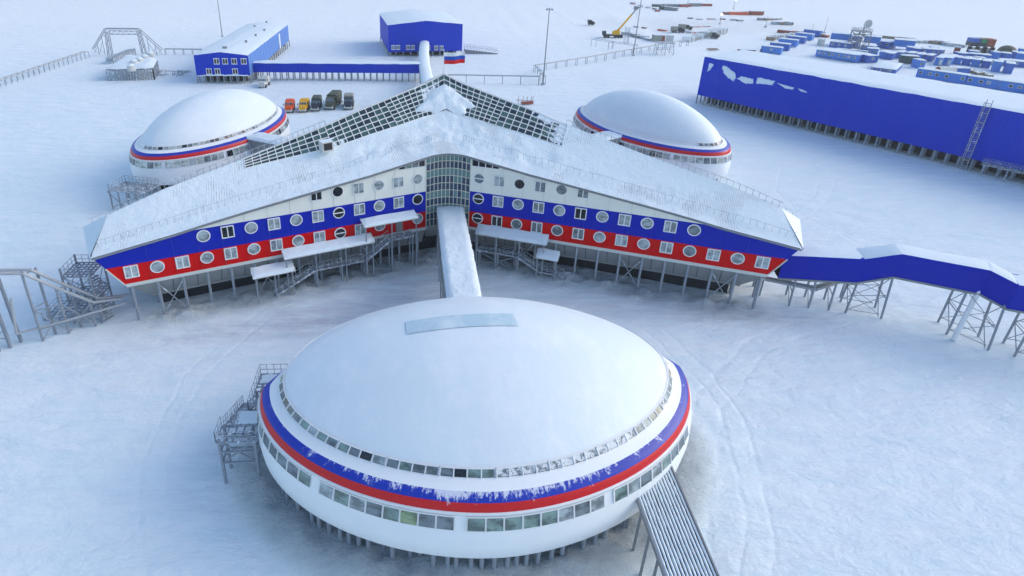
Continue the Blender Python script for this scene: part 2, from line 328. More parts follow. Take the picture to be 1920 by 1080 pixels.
def groundmat():
    mt, n, b = newmat('snow_field'); pos = geopos(n)
    f1 = noise(n, .02, 6, .6, pos); f2 = noise(n, .25, 7, .62, geopos(n, (.5, 1.6, 1), (0, 0, rad(-12)))); f3 = noise(n, 2.2, 7, .65, pos)
    c = mixc(n, f1, (.705, .835, .885), (.76, .87, .915)); 
    k = ramp(n, f2, [(.42, (0, 0, 0)), (.62, (1, 1, 1))]); c = mixc(n, math_(n, 'MULTIPLY', k, .35), c, (.87, .92, .94))
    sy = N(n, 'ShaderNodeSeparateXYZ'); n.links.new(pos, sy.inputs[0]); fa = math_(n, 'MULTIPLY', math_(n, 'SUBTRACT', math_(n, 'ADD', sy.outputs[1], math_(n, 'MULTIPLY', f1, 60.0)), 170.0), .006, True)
    c = mixc(n, fa, c, (.90, .945, .955))   # whiter with distance: far haze brightness put into the snow colour
    def blob(cx, cy, sx, sy, rz, col, amt, c):
        g = N(n, 'ShaderNodeNewGeometry'); mp = N(n, 'ShaderNodeMapping'); mp.vector_type = 'TEXTURE'; n.links.new(g.outputs['Position'], mp.inputs[0])
        mp.inputs['Location'].default_value = (cx, cy, 0); mp.inputs['Rotation'].default_value = (0, 0, rz); mp.inputs['Scale'].default_value = (sx, sy, 50)
        ln = N(n, 'ShaderNodeVectorMath'); ln.operation = 'LENGTH'; n.links.new(mp.outputs[0], ln.inputs[0])
        d = math_(n, 'SUBTRACT', 1.0, ln.outputs['Value'], True); ff = ramp(n, noise(n, .55, 8, .72, geopos(n, (.35, 1.5, 1), (0, 0, -rz))), [(.36, (0, 0, 0)), (.66, (1, 1, 1))])
        return mixc(n, math_(n, 'MULTIPLY', math_(n, 'MULTIPLY', math_(n, 'POWER', d, .7), ff), amt), c, col)
    # grit and brown stain scraped up by vehicles in the yard
    x0, y0, _ = W(1390, 592); c = blob(x0, y0, 11, 2.6, rad(-3), (.46, .44, .43), .8, c)
    x0, y0, _ = W(1150, 575); c = blob(x0, y0, 20, 3.5, rad(0), (.52, .52, .56), .6, c)
    x0, y0, _ = W(600, 600); c = blob(x0, y0, 22, 3.2, rad(14), (.36, .37, .45), .95, c)
    x0, y0, _ = W(700, 560); c = blob(x0, y0, 18, 9, rad(12), (.50, .55, .66), .9, c)
    x0, y0, _ = W(560, 175); c = blob(x0, y0, 22, 9, rad(4), (.60, .64, .70), .6, c)
    x0, y0, _ = W(1500, 55); c = blob(x0, y0, 90, 30, rad(6), (.60, .62, .64), .45, c)
    x0, y0, _ = W(1290, 45); c = blob(x0, y0, 60, 40, rad(0), (.55, .55, .55), .6, c)
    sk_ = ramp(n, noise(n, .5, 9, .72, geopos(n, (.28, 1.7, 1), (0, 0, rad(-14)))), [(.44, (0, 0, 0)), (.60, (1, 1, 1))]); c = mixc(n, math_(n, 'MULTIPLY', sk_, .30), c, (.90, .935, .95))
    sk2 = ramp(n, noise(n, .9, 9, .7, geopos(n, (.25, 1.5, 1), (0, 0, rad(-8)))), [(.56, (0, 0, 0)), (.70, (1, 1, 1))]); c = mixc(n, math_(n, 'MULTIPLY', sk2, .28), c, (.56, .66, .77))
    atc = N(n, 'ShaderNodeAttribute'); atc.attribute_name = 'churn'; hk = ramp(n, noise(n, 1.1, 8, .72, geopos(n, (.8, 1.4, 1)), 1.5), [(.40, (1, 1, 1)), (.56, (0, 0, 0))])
    c = mixc(n, math_(n, 'MULTIPLY', math_(n, 'MULTIPLY', atc.outputs['Fac'], hk), .42), c, (.40, .49, .58))  # bluish-grey hollows: relief shade of the churned snow painted into its colour
    n.links.new(c, b.inputs['Base Color']); b.inputs['Roughness'].default_value = .8; b.inputs['Specular IOR Level'].default_value = .2
    f4 = noise(n, .22, 8, .62, geopos(n, (.6, 1.5, 1), (0, 0, rad(-14))), .15); f5 = noise(n, .6, 6, .6, geopos(n, (1, 1, 1)))
    h = math_(n, 'ADD', math_(n, 'MULTIPLY', f4, 1.6), math_(n, 'ADD', math_(n, 'MULTIPLY', f3, .10), math_(n, 'MULTIPLY', f5, .35)))
    # vehicle ruts: arcs pressed into the snow
    sepw = N(n, 'ShaderNodeSeparateXYZ'); n.links.new(pos, sepw.inputs[0]); wob = math_(n, 'MULTIPLY', noise(n, .12, 3, .5, pos), 3.0)
    for (ax_, ay_, R_) in ((2, 44, 27.2), (2, 44, 29.2), (60, 20, 41), (60, 20, 43.2), (-30, 180, 60), (-30, 180, 62.4), (30, 130, 52), (30, 130, 54.4), (-60, 300, 150), (-60, 300, 153), (90, 90, 30)):
        dx_ = math_(n, 'SUBTRACT', sepw.outputs[0], ax_); dy_ = math_(n, 'SUBTRACT', sepw.outputs[1], ay_)
        rr_ = math_(n, 'SQRT', math_(n, 'ADD', math_(n, 'MULTIPLY', dx_, dx_), math_(n, 'MULTIPLY', dy_, dy_))); e_ = math_(n, 'ABSOLUTE', math_(n, 'SUBTRACT', math_(n, 'ADD', rr_, wob), R_))
        k_ = math_(n, 'SUBTRACT', 1.0, math_(n, 'MULTIPLY', e_, 2.6), True); h = math_(n, 'ADD', h, math_(n, 'MULTIPLY', k_, -.10))
    atn = N(n, 'ShaderNodeAttribute'); atn.attribute_name = 'churn'; cr1 = math_(n, 'ABSOLUTE', math_(n, 'SUBTRACT', noise(n, 1.5, 8, .7, geopos(n, (1, 1.3, 1))), .5)); h = math_(n, 'ADD', h, math_(n, 'MULTIPLY', math_(n, 'MULTIPLY', atn.outputs['Fac'], cr1), 7.0))
    bump(n, b, h, .85, .45)
    return mt
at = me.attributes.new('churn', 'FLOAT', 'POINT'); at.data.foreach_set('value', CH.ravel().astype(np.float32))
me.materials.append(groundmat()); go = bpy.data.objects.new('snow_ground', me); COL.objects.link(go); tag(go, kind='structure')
_gx, _gy = xs, ys
def gz(x, y): return float(ground_z(np.array([x]), np.array([y]))[0])
# ------------------------------------------------------------------ main trefoil building
bt = thing('trefoil_building', (CX, CY, 0), 'three-armed building with white, blue and red striped walls, snowy roof and glass ridge', 'building')
ZA, ZD, ZE, ZB = 5.19, 7.59, 10.55, 9.38
EV = ([9.2, 17.2, 22, 31.9, 37.2, 40.3, 48.7], [15.58, 14.19, 13.51, 12.06, 11.19, 10.6, 9.38])
RV = ([0, 2.9, 5.4, 10, 14, 18.7, 30, 40, 46.1], [23.5, 22.5, 21.9, 20.8, 19.9, 18.6, 16.0, 13.9, 12.15])
def eave_z(r): return float(np.interp(r, *EV))
def ridge_z(r): return float(np.interp(r, *RV))
def m_of(r): return 10.16-(r-9.28)*.1524
def r_end(z): return 46.08+2.62*(min(z, ZB+.2)-ZA)/(ZB-ZA)
def AP(al, sd, r, mm, z):
    ca, sa = math.cos(al), math.sin(al); d = AX*ca+LT*sa; pp = -AX*sa+LT*ca
    return (CX+d[0]*r+sd*pp[0]*mm, CY+d[1]*r+sd*pp[1]*mm, z)
ARMS = [(rad(60), 'left'), (rad(-60), 'right'), (PI, 'back')]
for al, nm in ARMS:
    for sd in (1, -1):
        # the lobe axis this half faces, as seen from the arm: eave sweeps into it
        def eavept(tt):
            "tt 0..1 -> (r, m, z) along the eave from the lobe axis to the tip"
            r = 46.1*tt
            if r < 9:
                q = r/9; v = 2.96*q*.98; uu = 12.95+.49*q**2; zz = 15.86-.26*q*q
                rr_ = .5*uu+.866*v; mm = .866*uu-.5*v; return rr_, mm, zz
            q = (r-9)/37.1; rr_ = 9.28+q*(48.7-9.28); return rr_, m_of(rr_), eave_z(rr_)
        def roofpt(tt, q, dz=0.0, over=.35):
            r = 46.1*tt; er, em, ez = eavept(tt); k = q
            rz_ = ridge_z(r); sag = -.35*math.sin(PI*k)*(1-tt)**2
            mm = em*k+over*max(0, (k-.9)/.1); z = rz_*(1-k)+ez*k+sag+dz
            x, y, _ = AP(al, sd, r+(er-r)*k, mm, 0)
            lump = .34*float(fbm(np.array([x/1.5]), np.array([y/1.5]), 4)[0])*min(1, max(0, (k-.42)*6))*min(1, (1-k)*5)*(1.0 if tt < .45 else .35)
            return AP(al, sd, r+(er-r)*k, mm, z+lump)
        def qlow(tt): return float(np.interp(46.1*tt, [0, 5, 10, 19, 25, 30, 47], [.47, .44, .43, .40, .30, .21, .20]))
        tend = 30/46.1 if nm == 'left' else 19/46.1
        if nm == 'back': tend = 25/46.1
        # snow-covered sheet roof (below the glazing and out to the tip)
        mb = MB(); NU, NV = 92, 22
        def mq(i, j): return 0 if True else 1
        mb.grid(lambda a, b_: roofpt(a, qlow(a)+(1-qlow(a))*b_, .0), NU, NV, 0, lambda a, b_: (a*46.1*.32, b_*8))
        mb.grid(lambda a, b_: roofpt(a, qlow(a)*b_, .0), NU, 6, 0, lambda a, b_: (a*46.1*.32, b_*8), skip=lambda i, j: (i+.5)/NU < tend)
        mb.build('roof', [M['roof_snow']], bt, smooth=True)
        # glazed ridge strip
        q0 = .012; sg = None; gl_ = MB(); br = MB(); base = 0
        for (ta, tb, rows) in ((0, 10/46.1, 7), (10/46.1, 19/46.1, 5), (19/46.1, tend, 4)):
            if tb-ta < .01: continue
            ncol = max(2, round((tb-ta)*46.1/1.02))
            gl_.grid(lambda a, b_: roofpt(ta+a*(tb-ta), q0+(qlow(ta+a*(tb-ta))-q0)*b_, -.05), ncol, rows*2, 0, lambda a, b_: (a*ncol+50*sd+base, b_*rows+.001)); base += ncol
            for i in range(0, ncol+1):
                a = ta+i/ncol*(tb-ta)
                for j in range(rows): br.beam(roofpt(a, q0+(qlow(a)-q0)*j/rows, .0), roofpt(a, q0+(qlow(a)-q0)*(j+1)/rows, .0), .085, .12)
                if i < ncol:
                    a2 = ta+(i+1)/ncol*(tb-ta)
                    for j in range(rows+1): br.beam(roofpt(a, q0+(qlow(a)-q0)*j/rows, .01), roofpt(a2, q0+(qlow(a2)-q0)*j/rows, .01), .08, .12)
        sg = gl_.build('skylight', [M['skyglass']], bt); br.build('glazing_bar', [M['trim']], sg)
        # eave fascia/gutter
        mb = MB(); n_ = 70
        for i in range(n_):
            p, q = roofpt(i/n_, 1, -.05), roofpt((i+1)/n_, 1, -.05)
            p2, q2 = [(a_[0], a_[1], a_[2]-.26) for a_ in (p, q)]; mb.face([p, q, q2, p2], 0)
            e1 = eavept(i/n_); e2 = eavept((i+1)/n_); p3 = AP(al, sd, e1[0], e1[1]-.1, e1[2]-.33); q3 = AP(al, sd, e2[0], e2[1]-.1, e2[2]-.33)
            mb.face([p2, q2, q3, p3], 0)
        mb.build('gutter', [M['fascia']], bt)
        # striped walls
        def wallgrid(name, zlo, zhi_fn, mat, seam):
            mb = MB()
            def fn(a, b_):
                r = 9.28+a*(46.08-9.28); zt = zhi_fn(r)
                zt = max(zlo+.001, zt); z = zlo+(zt-zlo)*b_; rr_ = 9.28+a*(r_end(z)-9.28); return AP(al, sd, rr_, m_of(rr_), z)
            mb.grid(fn, 60, 1, 0)
            for j in range(0, 14):
                r = 10.9+2.70*j; zt = zhi_fn(r)
                if zt > zlo+.3 and r < 45: mb.beam(AP(al, sd, r, m_of(r)+.01, zlo+.02), AP(al, sd, r, m_of(r)+.01, zt-.03), .07, .03, 1)
            return mb.build(name, [mat, seam], bt)
        ev = lambda r: eave_z(r)-.28
        wallgrid('red_wall', ZA, lambda r: ZD, M['red'], M['seamr'])
        wallgrid('blue_wall', ZD, lambda r: min(ZE, ev(r+.35*max(0, (r-40)/6)*4)), M['blue'], M['seamb'])
        wallgrid('white_wall', ZE, lambda r: ev(r), M['white'], M['seamw'])
        # base trim
        mb = MB(); P = lambda r, o, z: AP(al, sd, r, m_of(r)+o, z)
        mb.face([P(9.28, .04, ZA-.38), P(46.0, .04, ZA-.38), P(46.1, .04, ZA+.03), P(9.28, .04, ZA+.03)], 0)
        mb.face([P(9.28, .04, ZA+.03), P(46.1, .04, ZA+.03), P(46.1, -.03, ZA+.03), P(9.28, -.03, ZA+.03)], 0)
        mb.beam(P(46.12, .03, ZA), P(47.62, .03, ZD), .12, .12, 0)
        mb.build('base_trim', [M['seamw']], bt)
        # boat-shaped grey soffit
        mb = MB(); f3 = 2.65
        def S(r, ins, z): return AP(al, sd, r, max(.3, m_of(r)-ins), z)
        K = 14
        for i in range(K):
            ra, rb = 9.28+(46.0-9.28)*i/K, 9.28+(46.0-9.28)*(i+1)/K; la, lb = min(ra, 43.6), min(rb, 43.6)
            mb.face([S(ra, 0, ZA-.38), S(rb, 0, ZA-.38), S(lb, 1.0, f3), S(la, 1.0, f3)], 0)
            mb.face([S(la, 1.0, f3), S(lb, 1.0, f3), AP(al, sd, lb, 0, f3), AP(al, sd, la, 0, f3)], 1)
            mb.beam(S(la, 1.02, f3-.06), S(lb, 1.02, f3-.06), .2, .22, 0)
        mb.face([S(46.0, 0, ZA-.38), AP(al, sd, 46.0, 0, ZA-.38), AP(al, sd, 43.6, 0, f3), S(43.6, 1.0, f3)], 0)
        for j in range(0, 13):
            r_ = 11.5+2.70*j
            if r_ < 43: mb.beam(S(r_, -.01, ZA-.4), S(r_, .99, f3), .06, .03, 1)
        # lobe-side throat under the glass bay
        mb.face([AP(al, sd, 9.28, m_of(9.28), ZA), AP(al, sd, 9.28, m_of(9.28)-.0, ZA-.38), AP(al, sd, 6.3, 10.95, ZA-.38), AP(al, sd, 6.3, 10.95, ZA)], 0)
        mb.face([AP(al, sd, 9.28, m_of(9.28), ZA-.38), AP(al, sd, 8.4, 8.5, f3), AP(al, sd, 5.4, 9.4, f3), AP(al, sd, 6.3, 10.95, ZA-.38)], 0)
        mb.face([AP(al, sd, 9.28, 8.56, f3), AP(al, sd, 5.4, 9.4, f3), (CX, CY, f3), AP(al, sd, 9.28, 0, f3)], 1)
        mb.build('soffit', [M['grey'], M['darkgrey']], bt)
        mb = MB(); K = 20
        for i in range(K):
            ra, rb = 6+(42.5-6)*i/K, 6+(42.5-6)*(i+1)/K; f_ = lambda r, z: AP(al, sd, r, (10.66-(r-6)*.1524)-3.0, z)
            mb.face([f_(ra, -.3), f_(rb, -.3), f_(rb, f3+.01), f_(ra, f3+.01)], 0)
        mb.build('shade_skirt', [M['darkgrey']], bt)  # near-black skirt added behind the stilts to deepen the shade under the arm
        # stilts
        if nm == 'back':
            js = range(1, 14, 2)
        else: js = range(0, 14)
        for j in js:
            r = 10.2+2.70*j+.2
            for ins, zt in ((.12, ZA-.2), (3.2, f3)):
                if m_of(r)-ins < 1: continue
                p = AP(al, sd, r, m_of(r)-ins, 0); mb = MB(); mb.beam((p[0], p[1], -.5), (p[0], p[1], zt), .24, .24)
                if ins < 1:
                    q = AP(al, sd, r, m_of(r)-1.1, f3-.1); mb.beam((p[0], p[1], f3-.2), q, .14, .14)
                mb.build('stilt', [M['steel']], bt)
        for j in (2, 7, 11):
            mb = MB()
            a, b_ = [AP(al, sd, 10.4+2.70*jj, m_of(10.4+2.70*jj)-.12, 0) for jj in (j, j+1)]
            for z0, z1 in ((.2, 4.4), (4.4, .2)): mb.beam((a[0], a[1], z0), (b_[0], b_[1], z1), .08)
            mb.build('cross_brace', [M['steelsnow']], bt)
        # roof safety rail
        mb = MB()
        for q, lo in ((.80, .10), (.02, .40 if nm != 'back' else 2)):
            k0 = int(lo*60)
            for i in range(k0, 60):
                a = (i+.5)/60; b_ = (i+1.5)/60; p = roofpt(a, q, -.05); t_ = roofpt(a, q, .75); u_ = roofpt(min(b_, 1), q, .75)
                mb.beam(p, t_, .03); mb.beam(t_, u_, .025)
        mb.build('roof_railing', [M['steelsnow']], bt)
    # tip: hip triangle and inclined end wall
    hp = AP(al, 1, 46.1, 0, 12.15); L_, R_ = AP(al, 1, 48.85, m_of(48.7)+.2, ZB), AP(al, -1, 48.85, m_of(48.7)+.2, ZB)
    mb = MB(); mb.face([L_, R_, hp], 0); mb.face([L_, R_, (R_[0], R_[1], R_[2]-.3), (L_[0], L_[1], L_[2]-.3)], 1); mb.build('roof_hip', [M['roof_snow_end'], M['blue']], bt)
    for zl, zh, mt_, nn in ((ZA, ZD, M['red'], 'red_wall'), (ZD, ZB, M['blue'], 'blue_wall')):
        mb = MB(); mb.face([AP(al, 1, r_end(zl), m_of(r_end(zl)), zl), AP(al, -1, r_end(zl), m_of(r_end(zl)), zl), AP(al, -1, r_end(zh), m_of(r_end(zh)), zh), AP(al, 1, r_end(zh), m_of(r_end(zh)), zh)], 0)
        mb.build(nn, [mt_], bt)
# windows of the two front facades
def FP(v, out, z, s=1):
    "front facade: v along the lobe-left direction, out metres proud"
    u = 13.44+(v-2.96)*.3902; return TP(u+.9315*out, s*(v-.3637*out), z)
FT = {s: (vec(FP(20, 0, 0, s))-vec(FP(10, 0, 0, s))).normalized() for s in (1, -1)}
def window(v, z, s, kind, gl, bar):
    c = vec(FP(v, .05, z, s)); t = FT[s]; up = Vector((0, 0, 1)); nrm = (vec(FP(v, 1, z, s))-vec(FP(v, 0, z, s))).normalized()
    mb = MB(); pb = MB()
    if kind == 'round':
        n = 24; R0, R1 = .77, .65
        ring = [(math.cos(k*2*PI/n), math.sin(k*2*PI/n)) for k in range(n)]
        for k in range(n):
            a, b_ = ring[k], ring[(k+1) % n]; P = lambda q, r_, o: c+t*q[0]*r_+up*q[1]*r_+nrm*o
            mb.face([P(a, R0, .06), P(b_, R0, .06), P(b_, R1, .06), P(a, R1, .06)]); mb.face([P(a, R0, -.06), P(b_, R0, -.06), P(b_, R0, .06), P(a, R0, .06)])
        pb.face([c+t*q[0]*.66+up*q[1]*.66+nrm*.02 for q in ring])
        if bar: mb.beam(c-t*.66+nrm*.05, c+t*.66+nrm*.05, .1, .12)
    else:
        hw, hh = .68, .72
        for x in (-hw, 0, hw): mb.beam(c+t*x-up*hh+nrm*.03, c+t*x+up*hh+nrm*.03, .11, .10)
        for y in (-hh, hh): mb.beam(c-t*(hw+.05)+up*y+nrm*.035, c+t*(hw+.05)+up*y+nrm*.035, .10, .11)
        pb.face([c-t*hw-up*hh+nrm*.01, c+t*hw-up*hh+nrm*.01, c+t*hw+up*hh+nrm*.01, c-t*hw+up*hh+nrm*.01])
    o = mb.build('window', [M['trim']], bt); pb.build('pane', [G_[gl]], o)
DARK = {(1, 2, 5), (1, 2, 4), (1, 1, 0), (1, 1, 4), (1, 0, 4), (1, 1, 9), (-1, 1, 0), (-1, 0, 0), (-1, 0, 1), (-1, 2, 2), (-1, 1, 5)}
BARS = {(1, 1, 4), (1, 0, 4), (-1, 2, 0), (-1, 1, 0), (-1, 0, 0)}
MID = {(-1, 2, 0), (-1, 0, 2), (-1, 0, 3), (-1, 0, 4), (-1, 0, 5), (-1, 0, 10), (-1, 1, 10), (-1, 2, 3), (-1, 2, 4), (-1, 2, 5)}
for s in (1, -1):
    for row, (z, nmax) in enumerate(((6.72, 13), (9.62, 10), (12.55, 5))):
        for j in range(nmax+1):
            if s == 1 and row == 0 and j == 1: continue
            k = (s, row, j); gl = 'dark' if k in DARK else 'mid' if k in MID else 'curtain'
            window(4.1+2.515*j, z, s, 'rect' if j % 2 else 'round', gl, k in BARS)
    # clerestory strip under the eave
    nn = 0
    for i in range(9):
        v0 = 3.1+i*.86; zt = eave_z(9.28+((v0+.4)-2.96)*1.0735)-.42
        if zt-14.22 < .25: break
        mb = MB(); P = lambda v, z: FP(v, .05, z, s)
        mb.face([P(v0+.06, 14.22), P(v0+.78, 14.22), P(v0+.78, zt), P(v0+.06, zt+.02)]); o = mb.build('clerestory_window', [G_[random.choice(['dark', 'mid', 'dark', 'green'])]], bt)
        mb = MB(); mb.beam(P(v0, 14.2), P(v0+.84, 14.2), .07, .1); mb.beam(P(v0, 14.2), P(v0, zt), .08, .08); mb.build('frame', [M['trim']], o)
# glass bays at the three lobe axes
for kk in range(3):
    ang = kk*2*PI/3; mb = MB(); nc, nr = 11, 10; zb = ZA if kk == 0 else ZA
    def bay(a, b_, o=0.0):
        v = (a-.5)*2*2.92; u = 12.62+.80*(v/2.92)**2+o; zt = 15.7-.24*(v/2.92)**2; return TP(u, v, zb+(zt-zb)*b_, ang)
    mb.grid(bay, nc*2, nr, 0, lambda a, b_: (a*nc+kk*13, b_*nr+.001))
    gb = mb.build('atrium_glazing', [M['curtainglass']], bt)
    mb = MB()
    for i in range(nc+1): mb.beam(bay(i/nc, 0, .05), bay(i/nc, 1, .05), .075, .10)
    for j in range(nr+1):
        for i in range(nc): mb.beam(bay(i/nc, j/nr, .06), bay((i+1)/nc, j/nr, .06), .07, .09)
    mb.build('glazing_bar', [M['beige']], gb)
# snow heap below the apex of the glass roof, lying over both front slopes
def front_surf(sgn, tt, q, dz):
    r = 46.1*tt; qq = min(1, r/9); v = 2.96*qq*.98; uu = 12.95+.49*qq**2; er, em = .5*uu+.866*v, .866*uu-.5*v
    z = ridge_z(r)*(1-q)+(15.86-.26*qq*qq)*q-.35*math.sin(PI*q)*(1-tt)**2+dz
    p = AP(rad(60)*sgn, -sgn, r+(er-r)*q, em*q, z); return p
mb = MB()
def heap(a, b_):
    sx = (a-.5)*2; q = .15+.31*b_; width = (.03+.085*math.sin(PI*min(1, b_*.75+.12))**1.5)*(1+.18*math.sin(b_*11+2*sx)); tt = abs(sx)*width
    e = max(0, 1-sx*sx)**.5*max(0, math.sin(PI*(.04+.92*b_)))**.5
    x, y, _ = front_surf(1 if sx >= 0 else -1, tt, q, 0); wob = .22*float(fbm(np.array([x*1.0]), np.array([y*1.0]), 3)[0])
    return front_surf(1 if sx >= 0 else -1, tt, q, -.03+(.60+wob)*e)
mb.grid(heap, 30, 24, 0); mb.build('snow_heap', [M['lump_snow']], bt, smooth=True)
# roof hatch on the left arm
hx = AP(rad(60), -1, 20.5, 3.9, 17.0); mb = MB(); rz60 = math.atan2((AX*.5+LT*.866)[1], (AX*.5+LT*.866)[0])
mb.box((hx[0], hx[1], 17.15), (1.5, 1.3, 1.3), rz60, 0, 1); n0 = vec(AP(rad(60), -1, 20.5, 4.57, 17.2)); mb.box(tuple(n0), (1.1, .06, .9), rz60, 2); mb.build('roof_hatch', [M['dirtywhite'], M['snow'], M['black']], bt)
# flag
fp = thing('flagpole', (CX, CY, 23.5), 'flag with white, blue and red stripes flying on a pole at the roof peak', 'flag')
mb = MB(); mb.tube((0, 0, -.3), (0, 0, 3.5), .06, .04, 6); local(fp, mb, 'pole', [M['trim']])
mb = MB(); mb.grid(lambda a, b_: (.05+3.0*a, .18*math.sin(a*9), 1.35+1.65*b_-.05*math.sin(a*6)+.12*a), 24, 6, 0, lambda a, b_: (a, min(.999, b_+.0005)))
local(fp, mb, 'flag_cloth', [M['flag']], True)
# ------------------------------------------------------------------ domes
def dome(k, name, label):
    q = DOMES[k]; ang = k*2*PI/3
    o0 = TP(q['u'], q['v'], 0, ang); t = thing(name, o0, label, 'building', 'white oval domes between the building arms')
    EX = 2/1.87; bk, wd = (.97, .22) if k == 0 else (.0, 0.0); cr_, sr_ = math.cos(q['rot']), math.sin(q['rot'])
    def rp(th, d, z, sc_=1.0):
        c, s = math.cos(th), math.sin(th); c = math.copysign(abs(c)**EX, c); s = math.copysign(abs(s)**EX, s)
        g_ = 1.0 if c >= 0 else 1-bk*min(1, abs(c)*3.2)
        x = (q['b']-2.06+(d+2.06)*g_)*c*sc_; y = (q['a']-wd-2.06+(d+2.06)*g_)*s*sc_; return TP(q['u']+x*cr_-y*sr_, q['v']+x*sr_+y*cr_, z, ang)
    NS = 160
    def band(pts, name_, mats, uvf=None, matf=0):
        mb = MB(); n = len(pts)-1
        def fn(a, b_):
            x = b_*n; i = min(int(x), n-1); f_ = x-i; return rp(a*2*PI, pts[i][1]*(1-f_)+pts[i+1][1]*f_, pts[i][0]*(1-f_)+pts[i+1][0]*f_)
        mb.grid(fn, NS, n, matf, uvf); return mb.build(name_, mats, t, smooth=True)
    band([(2.3, -3.0), (2.4, -.7), (2.55, .05), (2.95, .34), (4.2, .48), (5.8, .36), (6.85, .10)], 'hull', [M['domewhite']])
    band([(6.85, .10), (6.87, .17), (7.03, .09), (7.03, 0)], 'trim_ring', [M['trim']])
    mb = MB(); P = [(7.03, 0.02), (7.4, -.08), (7.66, -.24), (7.82, -.52), (7.95, -.84)]
    def fb(a, b_):
        x = b_*4; i = min(int(x), 3); f_ = x-i; return rp(a*2*PI, P[i][1]*(1-f_)+P[i+1][1]*f_, P[i][0]*(1-f_)+P[i+1][0]*f_)
    mb.grid(fb, NS, 4, 0, lambda a, b_: (a*50, b_)); mb.build('striped_band', [M['domeband']], t, smooth=True)
    band([(7.95, -.84), (8.10, -1.25), (8.27, -1.6), (8.30, -1.66)], 'shoulder', [M['domewhite']])
    # cap above the window ring: shallow shell
    mb = MB(); zc, dc = 8.78, -2.06; h = q['h']
    cpw = .95 if k == 0 else .80
    def cap(a, b_):
        r = 1-b_; return rp(a*2*PI, dc, zc+h*(1-r*r)**cpw, max(r, 1e-4))
    mb.grid(cap, NS, 26, 0); mb.build('cap', [M['domecap']], t, smooth=True)
    band([(8.30, -1.70), (8.78, -2.10)], 'window_ring', [M['domewhite']])
    band([(8.74, -2.02), (8.82, -2.02), (8.84, -2.10)], 'upper_trim', [M['trim']])
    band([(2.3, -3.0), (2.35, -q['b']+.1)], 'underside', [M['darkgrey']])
    if k == 0:
        mb = MB()
        def patch(a, b_):
            v_ = 6.0-9.3*a; x_ = -2.5+2.0*b_; r2 = (x_/10.29)**2+(v_/16.05)**2
            return TP(q['u']+x_*cr_-v_*sr_, q['v']+x_*sr_+v_*cr_, zc+h*(1-r2)**.95+.05, ang)
        mb.grid(patch, 24, 4, 0); mb.build('cap_oblong', [M['capgrey']], t, smooth=True)  # blue-grey oblong laid just above the cap
    band([(2.36, -3.4), (-.3, -3.5)], 'shade_skirt', [M['darkgrey']])  # added dark ring that stands in for shade below the dome
    # windows: theta 0 faces outward from the trefoil, +-pi towards it
    def ringwins(z0, d0, z1, d1, th0, th1, pitch, group, skip, pal, gapw):
        th = th0; i = 0; arc = []
        N_ = 900; prev = vec(rp(th0, d0, z0)); acc = 0; marks = [th0]
        nxt = pitch; cnt = 0
        for s in range(1, N_+1):
            tt = th0+(th1-th0)*s/N_; p = vec(rp(tt, d0, z0)); acc += (p-prev).length; prev = p
            if acc >= nxt:
                marks.append(tt); cnt += 1; nxt += pitch+(gapw if cnt % (group+0) == 0 else 0)
                if cnt % group == 0: marks.append(None)
                acc = acc
        out = []; last = marks[0]; pend = False
        for mth in marks[1:]:
            if mth is None: pend = True; continue
            if pend:
                last = last+(mth-last)*(gapw/(pitch+gapw)); pend = False
            out.append((last, mth)); last = mth
        for i, (a, b_) in enumerate(out):
            if skip(i, (a+b_)/2): continue
            e = (b_-a)*.055
            def Q(th_, f_, o=.03):
                return rp(th_, d0+(d1-d0)*f_+o, z0+(z1-z0)*f_+.02*(1 if z0 > 8 else 0))
            mb = MB(); mb.face([Q(a+e, .04), Q(b_-e, .04), Q(b_-e, .96), Q(a+e, .96)]); gl = G_[pal(i, (a+b_)/2)] 
            ww = mb.build('window', [gl], t)
            fb_ = MB(); fb_.beam(Q(b_, 0, .05), Q(b_, 1, .05), .09, .08); fb_.beam(Q(a, 1, .04), Q(b_, 1, .04), .07, .07); fb_.build('frame', [M['trim']], ww)
        return len(out)
    return t, rp, ringwins
def pick(seq): return random.choice(seq)
d0, rp0, rw0 = dome(0, 'oval_dome', 'largest and nearest white oval dome, blue and red striped, in the foreground')
# front dome: left of picture is +v (theta>0)
rw0(8.32, -1.66, 8.75, -2.02, rad(-118), rad(118), .93, 4, lambda i, th: False,
    lambda i, th: ('warm' if -1.58 < th < -1.30 else pick(['pale', 'frost']) if th < -.75 else 'frost' if th < .0 else pick(['mid', 'mid', 'curtain', 'dark', 'green']) if th < 1.2 else pick(['yellow', 'pale', 'mid'])), .14)
rw0(5.72, .40, 6.78, .15, rad(-62), rad(105), 1.25, 8, lambda i, th: False,
    lambda i, th: 'yellow' if .38 < th < .44 else pick(['mid', 'green', 'green', 'curtain', 'mid']), .8)
d1, rp1, rw1 = dome(1, 'oval_dome', 'white oval dome behind the left arm with an outside stair at its near end')
rw1(8.32, -1.66, 8.75, -2.02, rad(-258), rad(-78), .93, 6, lambda i, th: False, lambda i, th: pick(['mid', 'dark', 'curtain', 'pale']), .14)
rw1(5.72, .47, 6.78, .15, rad(-262), rad(-40), 1.25, 8, lambda i, th: False, lambda i, th: pick(['mid', 'dark', 'curtain', 'pale', 'curtain']), .5)
dr, rpr, rwr = dome(-1, 'oval_dome', 'white oval dome behind the right arm, towards the long blue warehouse')
rwr(8.32, -1.66, 8.75, -2.02, rad(66), rad(118), .93, 40, lambda i, th: False, lambda i, th: pick(['mid', 'dark', 'curtain', 'pale']), .14)
rwr(5.72, .47, 6.78, .15, rad(40), rad(262), 1.25, 8, lambda i, th: False, lambda i, th: pick(['mid', 'dark', 'curtain', 'pale', 'curtain']), .5)
